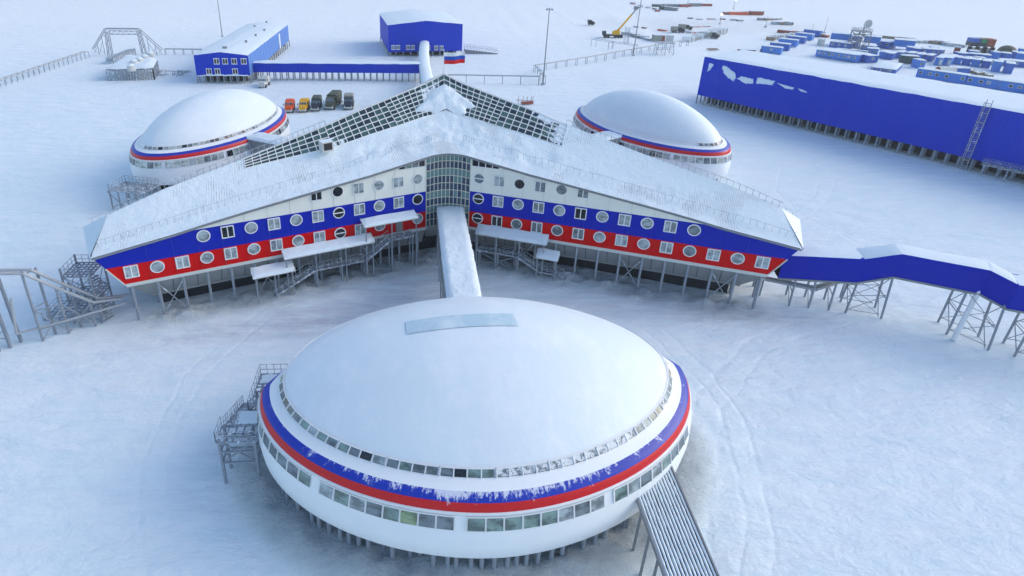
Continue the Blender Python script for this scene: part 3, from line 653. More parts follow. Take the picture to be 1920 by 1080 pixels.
# piles under the domes
for t, rp_, kk in ((d0, rp0, 0), (d1, rp1, 1), (dr, rpr, -1)):
    n = 72 if kk == 0 else 34
    for i in range(n):
        th = (-110+220*i/(n-1) if kk == 0 else -170+340*i/(n-1))*PI/180+random.uniform(-.012, .012)
        dd = random.choice([-.35, -.9, -.35]) if kk == 0 else -1.2
        p = rp_(th, dd, 0); mb = MB(); mb.tube((p[0], p[1], -.5), (p[0], p[1], 2.5), .17, .17, 8, 0, False); mb.build('pile', [M['steel']], t, smooth=True)
# ------------------------------------------------------------------ helpers for framed things
def snowcap(mb, quad, th=.22, n=(10, 4), mat=1, amp=.07, ov=.08):
    "rounded snow blanket over a roof quad (four corners, ccw)"
    A, B, C_, D = [vec(p) for p in quad]
    def fn(a, b_):
        p = (A*(1-a)+B*a)*(1-b_)+(D*(1-a)+C_*a)*b_; e = min(a, 1-a, b_, 1-b_); k = min(1, e*n[1]*1.0)
        h_ = th*(.25+.75*math.sqrt(k)) if e > 0 else 0.0
        ctr = (A+B+C_+D)/4; p = p+(p-ctr).normalized()*(ov*random.uniform(.2, 1.3) if e < .001 else 0)
        return (p.x, p.y, p.z+h_+amp*float(fbm(np.array([p.x*1.1]), np.array([p.y*1.1]), 2)[0]))
    mb.grid(fn, n[0], n[1], mat)
def railing(mb, p0, p1, h=1.05, step=1.0, w=.04, mat=0):
    a, b_ = vec(p0), vec(p1); L = (b_-a).length; n = max(1, round(L/step)); up = Vector((0, 0, 1))
    for i in range(n+1): q = a+(b_-a)*i/n; mb.beam(q, q+up*h, w, w, mat)
    for hh in (h, h*.5): mb.beam(a+up*hh, b_+up*hh, w, w, mat)
def grating(mb, quad, step=.45, w=.07, mat=0, snowm=None):
    A, B, C_, D = [vec(p) for p in quad]; n = max(2, int((B-A).length/step)); m_ = max(2, int((D-A).length/step))
    for i in range(n+1): mb.beam(A+(B-A)*i/n, D+(C_-D)*i/n, w, .1, mat)
    for j in range(m_+1): mb.beam(A+(D-A)*j/m_, B+(C_-B)*j/m_, w, .1, mat)
# ------------------------------------------------------------------ snow-topped passage from the atrium to the front dome
def passage(ang, u0, u1, z0, z1, hw, label, k, voff=0.0, mats=None):
    t = thing('enclosed_passage', TP((u0+u1)/2, voff, 0, ang), label, 'passage'); mb = MB()
    b = [TP(u0, voff-hw, z0-2.9, ang), TP(u1, voff-hw, z1-2.9, ang), TP(u1, voff+hw, z1-2.9, ang), TP(u0, voff+hw, z0-2.9, ang)]
    tp = [TP(u0, voff-hw, z0, ang), TP(u1, voff-hw, z1, ang), TP(u1, voff+hw, z1, ang), TP(u0, voff+hw, z0, ang)]
    mb.hull8(b, tp, 0); mb.build('wall', [M['grey']], t)
    mb = MB(); snowcap(mb, tp, .45, (60, 9), 0, .13, .10); mb.build('roof_snow', [M['lump_snow']], t, smooth=True)
    for i in range(6):
        f_ = (i+.5)/6; u = u0+(u1-u0)*f_
        for s in (-1, 1):
            mb = MB(); p = TP(u, voff+s*(hw-.15), 0, ang); mb.beam((p[0], p[1], -.4), (p[0], p[1], z0-2.9), .22); mb.build('stilt', [M['steel']], t)
    return t
passage(0, 12.9, 37.5, 8.0, 7.6, 1.85, 'long snow-topped grey passage joining the glass atrium to the nearest dome', 0, -.35)
passage(2*PI/3, 13.2, 40.5, 7.6, 7.6, 1.9, 'short grey passage joining the left arm side to the left dome', 1)
passage(-2*PI/3, 13.2, 40.5, 7.6, 7.6, 1.9, 'snow-buried grey passage joining the glass roof side to the right dome', -1)
# ------------------------------------------------------------------ outside stairs of the main building
def canopy(t, s, v0, v1, zb, zf, o0, o1, posts):
    q = [FP(v0, o0, zb, s), FP(v1, o0, zb, s), FP(v1, o1, zf, s), FP(v0, o1, zf, s)]
    lo = [(p[0], p[1], p[2]-.14) for p in q]; mb = MB(); mb.hull8(lo, q, 0); snowcap(mb, q, .22, (16, 6), 1, .08, .07); mb.build('canopy', [M['dirtywhite'], M['snow']], t)
    for v in posts:
        mb = MB(); p = FP(v, o1-.25, 0, s); mb.beam((p[0], p[1], -.3), (p[0], p[1], zf-.1), .14); mb.build('post', [M['steel']], t)
def platform(t, s, v0, v1, z, o0, o1, name='landing'):
    q = [FP(v0, o0, z, s), FP(v1, o0, z, s), FP(v1, o1, z, s), FP(v0, o1, z, s)]; mb = MB(); grating(mb, q, .4, .09)
    lo = [(p[0], p[1], p[2]-.12) for p in q]; mb.hull8([(p[0], p[1], p[2]-.05) for p in lo], lo, 0)
    railing(mb, FP(v0, o1, z, s), FP(v1, o1, z, s), 1.05, .6); mb.build(name, [M['steelsnow']], t)
def flight(t, s, v0, z0, v1, z1, o0, o1):
    mb = MB(); n = max(4, int(abs(z0-z1)/.19))
    for o in (o0, o1): mb.beam(FP(v0, o, z0, s), FP(v1, o, z1, s), .07, .28); railing(mb, FP(v0, o, z0, s), FP(v1, o, z1, s), 1.0, .5)
    for i in range(n):
        f_ = (i+.5)/n; v = v0+(v1-v0)*f_; z = z0+(z1-z0)*f_; mb.beam(FP(v, o0, z, s), FP(v, o1, z, s), .26, .06)
    mb.build('stair_flight', [M['steelsnow']], t)
t = thing('external_staircase', FP(14, 1, 0, 1), 'long steel staircase under three snowy canopies on the left striped wall', 'staircase')
canopy(t, 1, 4.7, 11.6, 8.25, 7.85, .1, 1.9, (4.9, 8.1, 11.4)); canopy(t, 1, 10.4, 21.2, 6.0, 5.5, .1, 1.9, (10.6, 14, 17.6, 21)); canopy(t, 1, 20.2, 24.9, 4.35, 3.85, .3, 2.2, (20.5, 22.5, 24.6))
platform(t, 1, 5.2, 8.2, 5.05, .1, 1.5); flight(t, 1, 8.2, 5.05, 11.3, 2.8, .4, 1.5); platform(t, 1, 11.3, 17.8, 2.8, .1, 1.5); flight(t, 1, 17.8, 2.8, 22.9, .1, .4, 1.5)
for v in (5.3, 8.1, 11.4, 14.5, 17.7):
    for o in (.3, 1.4): mb = MB(); p = FP(v, o, 0, 1); mb.beam((p[0], p[1], -.3), (p[0], p[1], 5.0 if v < 9 else 2.8), .16); mb.build('support_post', [M['steel']], t)
mb = MB(); c = FP(6.6, .08, 6.3, 1); mb.box(c, (.95, .1, 2.1), math.atan2(FT[1].y, FT[1].x), 0); mb.build('door', [M['grey']], t)
t = thing('external_staircase', FP(9, 1, 0, -1), 'shorter steel staircase under two snowy canopies on the right striped wall', 'staircase')
canopy(t, -1, 4.3, 13.2, 5.95, 5.2, .1, 1.7, (4.5, 7, 9.9, 12.9)); canopy(t, -1, 12.1, 14.8, 4.05, 3.35, .6, 2.1, (12.3, 14.6))
platform(t, -1, 4.6, 9.7, 2.55, .1, 1.4); flight(t, -1, 9.7, 2.55, 12.4, .9, .4, 1.4); platform(t, -1, 12.4, 14.2, .9, .3, 1.5); flight(t, -1, 14.2, .9, 15.6, .05, .4, 1.5)
mb = MB()
for v in (4.8, 7.2, 9.6): 
    for o in (.3, 1.3): p = FP(v, o, 0, -1); mb.beam((p[0], p[1], -.3), (p[0], p[1], 2.5), .16)
a, b_ = FP(4.9, 1.3, .3, -1), FP(9.5, 1.3, 2.3, -1); mb.beam(a, b_, .08); mb.beam(FP(9.5, 1.3, .3, -1), FP(4.9, 1.3, 2.3, -1), .08)
mb.build('support_frame', [M['steel']], t)
# stair tower behind the left tip
t = thing('stair_tower', TP(25, 42.6, 0), 'open steel stair tower with slatted flights under the left tip of the building', 'staircase')
def lattice(t, u0, u1, v0, v1, levels, rail=True):
    mb = MB(); cs = [(u0, v0), (u1, v0), (u1, v1), (u0, v1)]
    for u, v in cs: p = TP(u, v, 0); mb.beam((p[0], p[1], -.3), (p[0], p[1], levels[-1]+1.1), .16)
    prev = 0
    for z in levels:
        for i in range(4):
            a, b_ = TP(*cs[i], z), TP(*cs[(i+1) % 4], z); mb.beam(a, b_, .12)
            a2, b2 = TP(*cs[i], prev+.1), TP(*cs[(i+1) % 4], prev+.1); mb.beam(a2, b_, .06); mb.beam(b2, a, .06)
            if rail: railing(mb, a, b_, 1.05, .8)
        prev = z
    mb.build('frame', [M['steel']], t)
    for z in levels: mb = MB(); grating(mb, [TP(*c, z+.02) for c in cs], .5, .1); mb.build('deck', [M['steelsnow']], t)
lattice(t, 23.8, 27.0, 41.3, 44.4, [3.0, 6.3])
mb = MB()
for i in range(16):
    z = .4+i*.36; p = TP(27.3-.02*i, 40.9+.05*i, z); q = TP(26.1-.02*i, 40.3+.05*i, z); mb.beam(p, q, .3, .06)
mb.build('stair_flight', [M['steelsnow']], t)
mb = MB(); q = [TP(23.6, 43.0, .9), TP(27.6, 43.0, .9), TP(27.6, 47.4, .9), TP(23.6, 47.4, .9)]; grating(mb, q, .5, .1)
for i in range(4): railing(mb, q[i], q[(i+1) % 4], 1.0, .8)
mb.build('landing', [M['steelsnow']], t)
# ------------------------------------------------------------------ gallery on the left side of the front dome
t = thing('external_staircase', TP(46, 19, 0), 'steel gallery with gratings, railings and stairs against the left side of the nearest dome', 'staircase')
def platTP(t, u0, u1, v0, v1, z, rails=(0, 1, 2, 3), st=.55, snow=False):
    q = [TP(u0, v0, z), TP(u1, v0, z), TP(u1, v1, z), TP(u0, v1, z)]; mb = MB(); grating(mb, q, st, .12)
    if snow: snowcap(mb, q, .14, (8, 5), 1, .05, 0)
    for i in rails: railing(mb, q[i], q[(i+1) % 4], 1.1, .7)
    mb.build('landing', [M['steelsnow'], M['snow']], t)
platTP(t, 42.3, 46.8, 16.5, 19.0, 5.0, (1, 2, 3), .5); platTP(t, 42.35, 43.6, 16.5, 18.9, 5.02, (), .62, True); platTP(t, 46.8, 48.4, 17.4, 19.9, 5.0, (2,), .6, True); platTP(t, 48.2, 49.9, 17.7, 20.9, 4.7, (1, 2), .6)
mb = MB(); n = 12
for i in range(n+1):
    f_ = i/n; mb.beam(TP(43.0+5.2*f_, 19.6, 2.2+2.5*f_), TP(43.0+5.2*f_, 20.7, 2.2+2.5*f_), .28, .06)
for v in (19.6, 20.7): mb.beam(TP(43, v, 2.2), TP(48.2, v, 4.7), .08, .25); railing(mb, TP(43, v, 2.2), TP(48.2, v, 4.7), 1.0, .6)
mb.build('stair_flight', [M['steelsnow']], t)
mb = MB()
for u in (42.5, 44.5, 46.7, 48.3, 49.8):
    for v in (17.3 if u < 47 else 17.9, 18.9 if u < 47 else 20.7): p = TP(u, v, 0); mb.beam((p[0], p[1], -.4), (p[0], p[1], 4.9), .2)
for u in (48.3, 49.8):
    for z in (2.4, 3.6): mb.beam(TP(u, 17.9, z), TP(u, 20.7, z), .14)
for v in (17.9, 20.7):
    for z in (2.4, 3.6): mb.beam(TP(48.3, v, z), TP(49.8, v, z), .14)
mb.beam(TP(49.8, 17.9, 2.4), TP(49.8, 20.7, 4.7), .1); mb.beam(TP(49.8, 17.9, 4.7), TP(49.8, 20.7, 2.4), .1)
mb.build('support_frame', [M['steel']], t)
# ramp on the right of the front dome: long slatted deck
A, B = W(1207, 945, 4.6), W(1268, 897, 4.9); A2, B2 = W(1247, 1085, 4.0), W(1347, 1085, 4.2)
p0, p1 = vec(W(1222, 899, 4.9)), vec(W(1268, 897, 4.9)); q0, q1 = vec(W(1247, 1082, 4.1)), vec(W(1346, 1082, 4.1))
wdir = (q1-q0).normalized(); Wd = 3.35; ctr1 = (q0+q1)/2; axd = (ctr1-(vec(W(1290, 960, 4.6))+vec(W(1207, 960, 4.6)))/2).normalized()
side = axd.cross(Vector((0, 0, 1))).normalized()
if side.x < 0: side = -side
st = ctr1-axd*10.2; en = ctr1+axd*9
t = thing('slatted_ramp', tuple(st), 'long ramp of dark lengthwise slats striped with snow beside the nearest dome', 'ramp'); t.location = (0, 0, 0)
t.location = (st.x, st.y, 0)
for i in range(13):
    off = side*(-Wd/2+Wd*(i+.5)/13); mb = MB(); s_ = st+off+axd*(1.9*(1-(i+.5)/13)**1.0*0+0)
    mb.beam(s_, en+off, .12, .2, 0)
    n = 60
    def fn(a, b_, s_=s_, off=off): 
        p = s_.lerp(en+off, a); hh = [0, .07, .0][int(round(b_*2))]; ww = (b_-.5)*.19*random.uniform(.8, 1.12); p = p+side*ww; return (p.x, p.y, p.z+.085+hh)
    mb.grid(fn, n, 2, 1); mb.build('slat', [M['black'], M['snow']], t)
mb = MB()
for s_ in (-1, 1):
    o = side*s_*(Wd/2+.06); mb.beam(st+o, en+o, .12, .35)
    for k in range(12): p = st+o+axd*(1+k*1.6); mb.beam((p.x, p.y, -.4), p, .14)
mb.face([tuple(st-side*Wd/2-Vector((0, 0, .3))), tuple(st+side*Wd/2-Vector((0, 0, .3))), tuple(en+side*Wd/2-Vector((0, 0, .3))), tuple(en-side*Wd/2-Vector((0, 0, .3)))], 1)  # last face: black sheet added below the slats as shade in the gaps
for k in range(14): p = st+axd*(.5+k*1.4)-Vector((0, 0, .22)); mb.beam(p-side*Wd/2, p+side*Wd/2, .14)
mb.build('support_frame', [M['fascia'], M['black']], t)
# stair at near end of the left dome
P = W(252, 352, 3.2); t = thing('external_staircase', (P[0], P[1], 0), 'small steel stair landing at the near end of the left dome', 'staircase')
mb = MB(); rz = rad(-12); cs = []
for i, j in ((-1, -1), (1, -1), (1, 1), (-1, 1)): cs.append((P[0]+math.cos(rz)*i*3.2-math.sin(rz)*j*2.0, P[1]+math.sin(rz)*i*3.2+math.cos(rz)*j*2.0))
q = [(a, b_, 3.2) for a, b_ in cs]; grating(mb, q, .5, .14); 
for i in (0, 2, 3): railing(mb, q[i], q[(i+1) % 4], 1.1, .7, .05)
mb.build('landing', [M['steelsnow']], t); mb = MB()
for k in range(5):
    for j in (0, 1):
        a, b_ = (vec(q[0]).lerp(vec(q[1]), k/4), vec(q[3]).lerp(vec(q[2]), k/4)); p = a if j == 0 else b_; mb.beam((p.x, p.y, -.3), p, .18)
mb.beam((q[0][0], q[0][1], .2), q[1], .12); mb.beam((q[0][0]+2, q[0][1], .2), (q[0][0]-.5, q[0][1]+.2, 3), .1); mb.build('support_frame', [M['steel']], t)
# ------------------------------------------------------------------ blue gallery to the right
GP = [((42.3, 62.0), 3.9), ((50.6, 60.2), 4.5), ((53.7, 59.0), 6.1), ((61.2, 55.9), 5.9), ((62.1, 53.3), 5.7), ((75, 48.5), 5.6)]
t = thing('blue_gallery', (53, 60, 0), 'stepped blue enclosed gallery on steel trestles leading right from the building tip', 'gallery')
mb = MB(); back = []
for i, (p, z) in enumerate(GP):
    a = vec((*GP[max(0, i-1)][0], 0)); b_ = vec((*GP[min(len(GP)-1, i+1)][0], 0)); d = (b_-a).normalized(); nrm = Vector((-d.y, d.x, 0)); back.append((p[0]+nrm.x*2.7, p[1]+nrm.y*2.7))
hgt = [3.15, 3.2, 3.0, 3.0, 3.0, 3.0]; sn = MB(); fl = MB()
for i in range(len(GP)-1):
    (a, za), (b_, zb) = GP[i], GP[i+1]; c, d = back[i+1], back[i]; ha, hb = hgt[i], hgt[i+1]
    mb.face([(*a, za), (*b_, zb), (*b_, zb+hb), (*a, za+ha)], 0); mb.face([(*d, za), (*c, zb), (*c, zb+hb), (*d, za+ha)], 0)
    mb.face([(*a, za), (*b_, zb), (*c, zb), (*d, za)], 1)
    rq = [(*a, za+ha), (*b_, zb+hb), (*c, zb+hb), (*d, za+ha)]; mb.face(rq, 0); snowcap(sn, [(p[0], p[1], p[2]+.01) for p in rq], .07, (16, 6), 0, .03, .0)
    fl.beam((*a, za-.1), (*b_, zb-.1), .2, .24); fl.beam((*d, za-.1), (*c, zb-.1), .2, .24)
mb.build('wall', [M['blue'], M['darkgrey']], t); sn.build('roof_snow', [M['roof_snow_end']], t, True); fl.build('floor_beam', [M['grey']], t)
for (cx, cy, z, dx, dy) in [(44.5, 61.8, 3.9, 0, 0), (46.7, 61.4, 4.1, 0, 0), (48.9, 60.9, 4.3, 0, 0), (51.0, 60.4, 4.5, 2.9, -1.2), (60.2, 56.3, 5.9, 1.8, -2.8), (64.6, 52.4, 5.6, 2.8, -1.0)]:
    mb = MB(); pr = []
    for k in ((0, 1) if dx else (0,)):
        x, y = cx+dx*k, cy+dy*k; zz = z+(1.4 if (k and dx and z < 5) else 0)
        a, b_ = (x, y+.1), (x+.9, y+2.5); pr.append((a, b_, zz))
        for q_ in (a, b_): mb.beam((q_[0]+(.35 if k else -.35)*(1 if dx else 0), q_[1]-.15, -.3), (q_[0], q_[1], zz), .17)
        mb.beam((*a, zz*.5), (*b_, zz*.5), .09); mb.beam((*a, .2), (*b_, zz*.5), .07); mb.beam((*a, zz), (*b_, zz*.5), .07); mb.beam((*a, zz), (*b_, zz), .12)
    if len(pr) == 2:
        for e in (0, 1):
            p, q_ = pr[0][e], pr[1][e]; za, zb = pr[0][2], pr[1][2]
            for f_ in (.1, .55): mb.beam((*p, za*f_), (*q_, zb*f_), .07)
            mb.beam((*p, za*.1), (*q_, zb*.55), .06); mb.beam((*p, za*.55), (*q_, zb*.1), .06); mb.beam((*p, za), (*q_, zb*.55), .06)
    mb.build('trestle', [M['steel']], t)
t = thing('vent_pipe', (61.0, 53.7, 0), 'pale bent pipe rising past the blue gallery from the snow', 'pipe'); mb = MB()
a, b_ = W(1788, 636, .2), W(1849, 517, 7.9); mb.tube((a[0]-61.0, a[1]-53.7, .1), (b_[0]-61.0, b_[1]-53.7, 7.9), .26, .26, 12); mb.tube((b_[0]-61.0, b_[1]-53.7, 7.9), (b_[0]-60.9, b_[1]-53.3, 8.25), .26, .2, 12); local(t, mb, 'duct', [M['trim']], True)
# pipes slung under the gallery
t = thing('pipeline', (47, 62, 0), 'insulated pipe pair crossing under the near end of the blue gallery', 'pipeline')
PL = [W(1435, 524, 2.6), W(1530, 543, 2.6), W(1590, 524, 2.9)]
for off in (0, .55):
    mb = MB()
    for i in range(2): mb.tube((PL[i][0]-47, PL[i][1]+off-62, PL[i][2]), (PL[i+1][0]-47, PL[i+1][1]+off-62, PL[i+1][2]), .2, .2, 10)
    local(t, mb, 'pipe', [M['pipe']], True)
for i in range(3): mb = MB(); mb.beam((PL[i][0]-47, PL[i][1]-62+.3, -.3), (PL[i][0]-47, PL[i][1]-62+.3, 2.4), .16); local(t, mb, 'pipe_stand', [M['steel']])
# ------------------------------------------------------------------ pipe trestle at the left edge
t = thing('pipe_trestle', (-43, 53, 0), 'grey pipe pair arched over steel trestles at the left edge of the yard', 'pipeline')
def loc(p): return (p[0]+43, p[1]-53, p[2])
PTS = [(-54, 47.5, 8.6), (-46.9, 52.1, 9.3), (-43.5, 53.1, 8.8), (-41.4, 54.5, 6.1), (-38.9, 56.1, 3.2), (-36.5, 57.8, 2.6)]
for off in ((0, 0), (.35, .75)):
    mb = MB()
    for i in range(len(PTS)-1):
        a, b_ = PTS[i], PTS[i+1]; mb.tube(loc((a[0]+off[0], a[1]+off[1], a[2])), loc((b_[0]+off[0], b_[1]+off[1], b_[2])), .17, .17, 10)
    local(t, mb, 'pipe', [M['pipe']], True)
mb = MB(); a, b_, c, d = W(20, 560, 6.5), W(31, 626, 1.6), (-41.2, 54.2, 2.0), (-36.0, 57.5, 2.2)
for p, q_ in ((a, b_), (b_, c), (c, d)): mb.tube(loc(p), loc(q_), .14, .14, 8)
local(t, mb, 'pipe', [M['pipe']], True)
legs = [((-43.5, 53.1), 8.8), ((-41.4, 54.5), 6.1), ((-39.1, 55.9), 3.2)]
for i, ((x, y), z) in enumerate(legs):
    mb = MB(); mb.beam(loc((x-.1, y, -.4)), loc((x-.1, y, z+.2)), .2); mb.beam(loc((x+.6, y+1.2, -.4)), loc((x+.6, y+1.2, z)), .2)
    mb.beam(loc((x, y, z-.2)), loc((x+.6, y+1.2, z-.2)), .14); mb.beam(loc((x, y, z*.5)), loc((x+.6, y+1.2, z*.5)), .12); local(t, mb, 'leg', [M['steel']])
mb = MB()
for i in (0, 1):
    (p, za), (q_, zb) = legs[i], legs[i+1]
    for z in (1.6, 4.0):
        if z < min(za, zb): mb.beam(loc((*p, z)), loc((*q_, z)), .12)
    mb.beam(loc((*p, .2)), loc((*q_, min(3.8, zb))), .10); mb.beam(loc((*p, min(4.0, za))), loc((*q_, .3)), .10)
local(t, mb, 'cross_brace', [M['steel']])
mb = MB()
for x, y in ((-46.4, 51.9), (-47.2, 51.2), (-48.6, 50.4)):
    for k in range(2): mb.beam(loc((x+k*.5, y+k*1.0, -.4)), loc((x+k*.5-.2, y+k*1.0, 8.9)), .26)
for z in (1.2, 3.6, 6): mb.beam(loc((-46.4, 51.9, z)), loc((-48.6, 50.4, z+1.2)), .1); mb.beam(loc((-46.4, 51.9, z+1.2)), loc((-48.6, 50.4, z)), .1)
local(t, mb, 'leg', [M['steel']])
# ------------------------------------------------------------------ long blue warehouse
def shed(name, label, A, B, zb, zt, depth, wallm, roof='flat', rise=0.0, gutter=True, cat='building', ridge_h=0.0, stilt_n=20, rows=3, group=None, z_bk=None):
    "building on stilts; front edge from A to B (ground points), depth away from the camera"
    a, b_ = vec((A[0], A[1], 0)), vec((B[0], B[1], 0)); d = (b_-a).normalized(); nrm = Vector((-d.y, d.x, 0))
    t = thing(name, tuple(a), label, cat, group); L = (b_-a).length; a2, b2 = a+nrm*depth, b_+nrm*depth
    mb = MB(); P = lambda v, z: (v.x, v.y, z)
    mb.face([P(a, zb), P(b_, zb), P(b_, zt), P(a, zt)]); mb.face([P(a2, zb), P(b2, zb), P(b2, zt), P(a2, zt)])
    for p, q_ in ((a, a2), (b_, b2)):
        mm = (p+q_)/2; mb.face([P(p, zb), P(q_, zb), P(q_, zt), P(mm, zt+ridge_h), P(p, zt)]) if roof == 'long' else mb.face([P(p, zb), P(q_, zb), P(q_, zt), P(p, zt)])
    if roof == 'cross':
        mf, mbk = (a+b_)/2, (a2+b2)/2; mb.face([P(a, zt), P(b_, zt), P(mf, zt+ridge_h)]); mb.face([P(a2, zt), P(b2, zt), P(mbk, zt+ridge_h)])
    mb.face([P(a, zb), P(b_, zb), P(b2, zb), P(a2, zb)], 1)
    n = int(L/1.1)
    if wallm is M['blue2'] or wallm is M['blue']:
        for i in range(1, n): p = a+(b_-a)*i/n-nrm*.01; mb.beam(P(p, zb+.03), P(p, zt-.05), .05, .02, 2)
    mb.build('wall', [wallm, M['darkgrey'], M['seamb']], t)
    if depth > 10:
        mb = MB(); ia, ib = a+nrm*3.4+d*1.5, b_+nrm*3.4-d*1.5; mb.face([P(ia, -.4), P(ib, -.4), P(ib, zb+.01), P(ia, zb+.01)]); mb.build('shade_skirt', [M['darkgrey']], t)  # dark sheet added under deep sheds, making the gap between stilts darker
    mb = MB(); ov = .25; a_, b__, c_, d_ = a-nrm*ov-d*ov, b_-nrm*ov+d*ov, b2+nrm*ov+d*ov, a2+nrm*ov-d*ov
    nx_ = max(8, int(L/2.0))
    if roof == 'long':
        m1, m2 = (a_+d_)/2, (b__+c_)/2; snowcap(mb, [P(a_, zt), P(b__, zt), P(m2, zt+ridge_h), P(m1, zt+ridge_h)], .3, (nx_, 6), 0, .15, .05); snowcap(mb, [P(m1, zt+ridge_h), P(m2, zt+ridge_h), P(c_, zt), P(d_, zt)], .3, (nx_, 6), 0, .15, .05)
    elif roof == 'cross':
        m1, m2 = (a_+b__)/2, (d_+c_)/2; ny_ = max(6, int(depth/2)); snowcap(mb, [P(a_, zt), P(m1, zt+ridge_h), P(m2, zt+ridge_h), P(d_, zt)], .25, (6, ny_), 0, .12, .05); snowcap(mb, [P(m1, zt+ridge_h), P(b__, zt), P(c_, zt), P(m2, zt+ridge_h)], .25, (6, ny_), 0, .12, .05)
    else: snowcap(mb, [P(a_, zt), P(b__, zt), P(c_, zt), P(d_, zt)], .35, (nx_, 12), 0, .2, .05)
    mb.build('roof', [M['snow']], t, True)
    for i in range(stilt_n+1):
        for j in range(rows):
            p = a+(b_-a)*i/stilt_n+nrm*(.3+(depth-.6)*j/max(1, rows-1) if j else .3)
            if j and j < rows-1: p = a+(b_-a)*i/stilt_n+nrm*(2.2*j)
            mb = MB(); mb.beam(P(p, -.5), P(p, zb), .3); mb.build('stilt', [M['steel']], t)
    return t, a, b_, d, nrm
A, B = W(1304, 194), W(1805, 318)
dd = (vec(B)-vec(A)).normalized(); B2 = vec(A)+dd*92
t, a, b_, d, nrm = shed('long_warehouse', 'very long bright blue warehouse on stilts with a flat snowy roof at the right', A, (B2.x, B2.y), 2.5, 12.9, 19, M['blue2'], stilt_n=44, rows=4)
sp = [[(1330, 118), (1339, 121), (1331, 132), (1326, 134)], [(1354, 124), (1361, 123), (1373, 133), (1379, 137), (1379, 146), (1375, 152), (1365, 146), (1356, 136)],
      [(1381, 147), (1392, 143), (1414, 149), (1411, 157), (1398, 157)], [(1419, 146), (1425, 145), (1452, 152), (1450, 160), (1432, 158), (1418, 157)], [(1456, 155), (1471, 159), (1489, 164), (1486, 168), (1472, 166)], [(1495, 165), (1505, 168), (1514, 173), (1510, 174), (1500, 171)]]
def onwall(px, py, P0, nrm, off):
    dv = fw+cr*(px-PX)/FL-cu*(py-PY)/FL; o = np.array([0, 0, H]); n_ = np.array([nrm.x, nrm.y, 0]); p = np.array([P0.x, P0.y, 0])-n_*off; tt = (p-o)@n_/(dv@n_); return vec(o+dv*tt)
for pts in sp:
    mb = MB(); ctr = sum((onwall(x, y, a, nrm, .0) for x, y in pts), Vector())/len(pts); ring = []
    for i in range(len(pts)):
        p, q_ = onwall(*pts[i], a, nrm, .02), onwall(*pts[(i+1) % len(pts)], a, nrm, .02)
        for k in range(9): v = p.lerp(q_, k/9); v = ctr+(v-ctr)*random.uniform(.86, 1.1); ring.append(v)
    mid = [ctr+(v-ctr)*.6-nrm*.22 for v in ring]; cc = ctr-nrm*.28
    for i in range(len(ring)): j = (i+1) % len(ring); mb.face([ring[i], ring[j], mid[j], mid[i]]); mb.face([mid[i], mid[j], cc])
    mb.build('snow_patch', [M['snow']], t, True)
# ladder with cage on the warehouse
l0 = onwall(1805, 317, a, nrm, .5); l0 = Vector((l0.x, l0.y, 0)); lt = thing('roof_ladder', tuple(l0), 'tall caged steel ladder up the wall of the long blue warehouse', 'ladder')
mb = MB()
for s_ in (-.42, .42): mb.beam(d*s_+Vector((0, 0, -.3)), d*s_+Vector((0, 0, 14.4)), .10)
for i in range(38): z = .3+i*.36; mb.beam(d*-.42+Vector((0, 0, z)), d*.42+Vector((0, 0, z)), .05)
local(lt, mb, 'rail', [M['steelsnow']]); mb = MB()
for i in range(7):
    z = 2.4+i*1.9; c = [d*-.42, d*-.55-nrm*.7, d*.55-nrm*.7, d*.42]
    for k in range(3): mb.beam(c[k]+Vector((0, 0, z)), c[k+1]+Vector((0, 0, z)), .12, .10)
for o in (d*-.55-nrm*.7, d*.55-nrm*.7): mb.beam(o+Vector((0, 0, 2.4)), o+Vector((0, 0, 13.8)), .08)
local(lt, mb, 'safety_cage', [M['steelsnow']])
p = onwall(1900, 330, a, nrm, 2.0); st_ = thing('external_staircase', (p.x, p.y, 0), 'steel stair rising beside the far right stilts of the long warehouse', 'staircase', rz=math.atan2(d.y, d.x))
mb = MB(); railing(mb, (-5, 0, 2.4), (6, 0, 2.6), 1.1, .5); railing(mb, (-5, 1.3, 2.4), (6, 1.3, 2.6), 1.1, .5); grating(mb, [(-5, 0, 2.4), (6, 0, 2.6), (6, 1.3, 2.6), (-5, 1.3, 2.4)], .5, .1)
for x in (-4.5, -1, 2.5, 5.5): mb.beam((x, 0, -.3), (x, 0, 2.4), .2)
local(st_, mb, 'landing', [M['steelsnow']])
# ------------------------------------------------------------------ blue buildings beyond
def pwin(t, P0, nrm, px, py, w=1.5, h=1.6, gl='mid', two=True):
    c = onwall(px, py, P0, nrm, .06); d_ = Vector((nrm.y, -nrm.x, 0)); up = Vector((0, 0, 1)); mb = MB()
    for x in ((-w/2, 0, w/2) if two else (-w/2, w/2)): mb.beam(c+d_*x-up*h/2, c+d_*x+up*h/2, .22, .1)
    for y in (-h/2, h/2): mb.beam(c-d_*(w/2+.11)+up*y-nrm*.005, c+d_*(w/2+.11)+up*y-nrm*.005, .11, .22)
    o = mb.build('window', [M['trim']], t); mb = MB(); mb.face([c-d_*w/2-up*h/2+nrm*.03, c+d_*w/2-up*h/2+nrm*.03, c+d_*w/2+up*h/2+nrm*.03, c-d_*w/2+up*h/2+nrm*.03]); mb.build('pane', [G_[gl]], o)
A, B = W(371, 157), W(470, 157)
t, a, b_, d, nrm = shed('two_storey_building', 'two-storey blue building on stilts with white windows at the upper left', A, B, 2.5, 8.6, 66, M['blue2'], roof='cross', ridge_h=.9, stilt_n=8, rows=3)
for x, y in ((406, 115), (422, 115), (439, 115), (457, 115), (392, 134), (408, 134), (441, 134)): pwin(t, a, nrm, x, y, 1.5, 1.6, 'dark')
